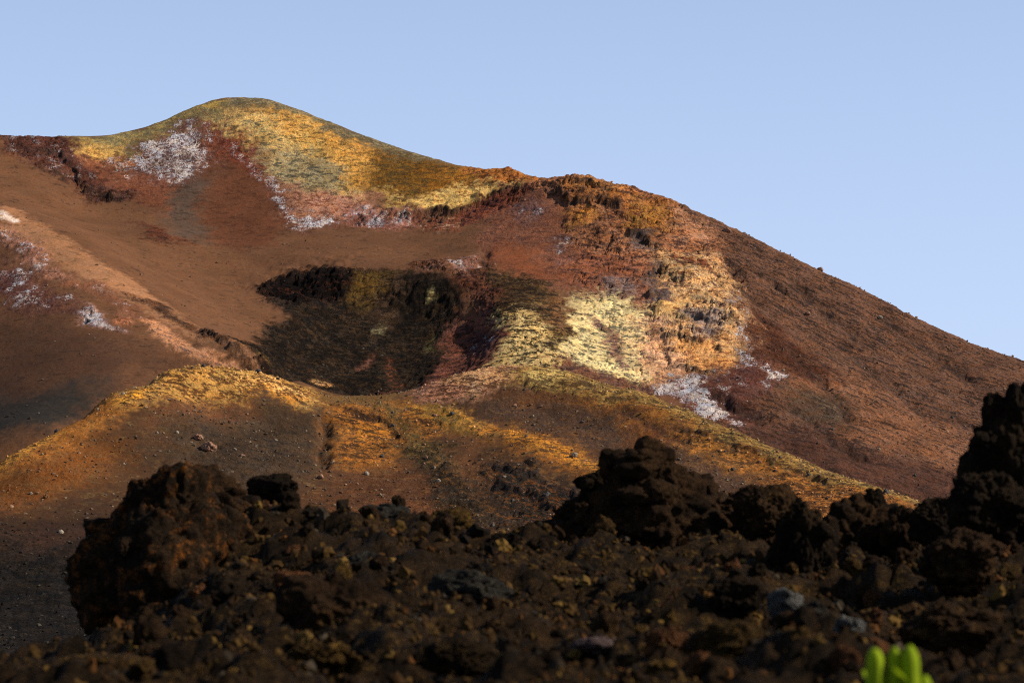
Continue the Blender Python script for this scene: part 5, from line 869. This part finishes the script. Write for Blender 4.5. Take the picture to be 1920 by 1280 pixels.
# ------------------------------------------------------------------ green plant
leaf_m, nt, bsdf = new_mat("green_leaf")
q = NB(nt)
pos = q.n("ShaderNodeTexCoord").outputs["Object"]
nt.links.new(q.mix(q.noise(pos, 18, 3), (.17, .24, .006, 1), (.30, .36, .012, 1)), bsdf.inputs["Base Color"])
bsdf.inputs["Roughness"].default_value = 0.8
bsdf.inputs["Specular IOR Level"].default_value = 0.05
tr = q.n("ShaderNodeBsdfTranslucent")
tr.inputs["Color"].default_value = (.30, .40, .01, 1)
mx = q.n("ShaderNodeMixShader")
mx.inputs[0].default_value = 0.3
out = nt.nodes["Material Output"]
nt.links.new(bsdf.outputs[0], mx.inputs[1])
nt.links.new(tr.outputs[0], mx.inputs[2])
nt.links.new(mx.outputs[0], out.inputs[0])
px, py, pz = PLANT_TOP
gz = float(fg_z(np.array([px]), np.array([py]))[0])
plant = bpy.data.objects.new("green_plant", None)
link(plant)
plant.location = (px, py, gz - 0.02)
tag(plant, "bright yellow green plant with thick upright shoots in dark rubble at the bottom right", "plant")
PH = pz - gz + 0.088


def leaf_mesh(L, W, curl):
    k = 9
    tt = np.linspace(0, 1, k)
    wv = W * np.sin(np.pi * np.clip(tt * 0.90 + 0.06, 0, 1)) ** 0.55
    zc = L * tt
    yc = curl * L * tt ** 2
    rows = []
    for i in range(k):
        rows += [(-wv[i], yc[i] + 0.25 * wv[i], zc[i]), (0, yc[i], zc[i]), (wv[i], yc[i] + 0.25 * wv[i], zc[i])]
    return make_mesh("leaf", np.array(rows), grid_faces(k, 3))


leaves = [leaf_mesh(0.09, 0.014, c) for c in (0.15, 0.3, 0.5)]
PXM = 7.0 / 4533                                            # metres per photo pixel at the plant
for k, (sxo, syo, lean, top, rad_) in enumerate([(-32, 0.0, 0, 2, 17), (6, 0.012, 0, 0, 14), (33, -0.006, -6, -4, 16), (62, 0.004, 22, 52, 15)]):
    bx_, lx, rr = sxo * PXM, lean * PXM, rad_ * PXM
    hgt = PH - 0.088 + 0.02 - top * PXM
    a_ = np.linspace(0, 2 * np.pi, 17)[:-1]
    rows = []
    for tz in np.concatenate([np.linspace(0, 0.86, 12), [0.90, 0.94, 0.97, 0.99, 1.0]]):
        prof = 0.72 + 0.28 * min(1, tz / 0.7) if tz < 0.86 else max(0.02, (1 - ((tz - 0.86) / 0.14) ** 2.2)) ** 0.5
        rib = 1 + 0.10 * np.cos(a_ * 5 + k) + 0.05 * math.sin(tz * 34 + k)
        rows.append(np.stack([bx_ - lx * (1 - tz) * (k != 3) + (lx * (tz - 1) if k == 3 else 0) + rr * prof * rib * np.cos(a_), syo + rr * prof * rib * np.sin(a_), np.full(16, hgt * tz)], 1))
    sv = np.concatenate(rows)
    sf = np.array([[r * 16 + i, r * 16 + (i + 1) % 16, (r + 1) * 16 + (i + 1) % 16, (r + 1) * 16 + i] for r in range(len(rows) - 1) for i in range(16)])
    new_obj("shoot", make_mesh("shoot", sv, sf), leaf_m, plant)
    for j in range(9):
        tz = 0.15 + 0.62 * j / 8
        o = new_obj("leaf", leaves[j % 3], leaf_m, plant)
        az = j * 2.4 + k
        o.location = (bx_ - 0.7 * rr * math.sin(az) * 0.8, syo + 0.7 * rr * math.cos(az) * 0.8, hgt * tz - 0.02)
        o.rotation_euler = (-0.30, 0, az)
        s_ = rng.uniform(0.6, 0.9)
        o.scale = (s_, s_, s_)
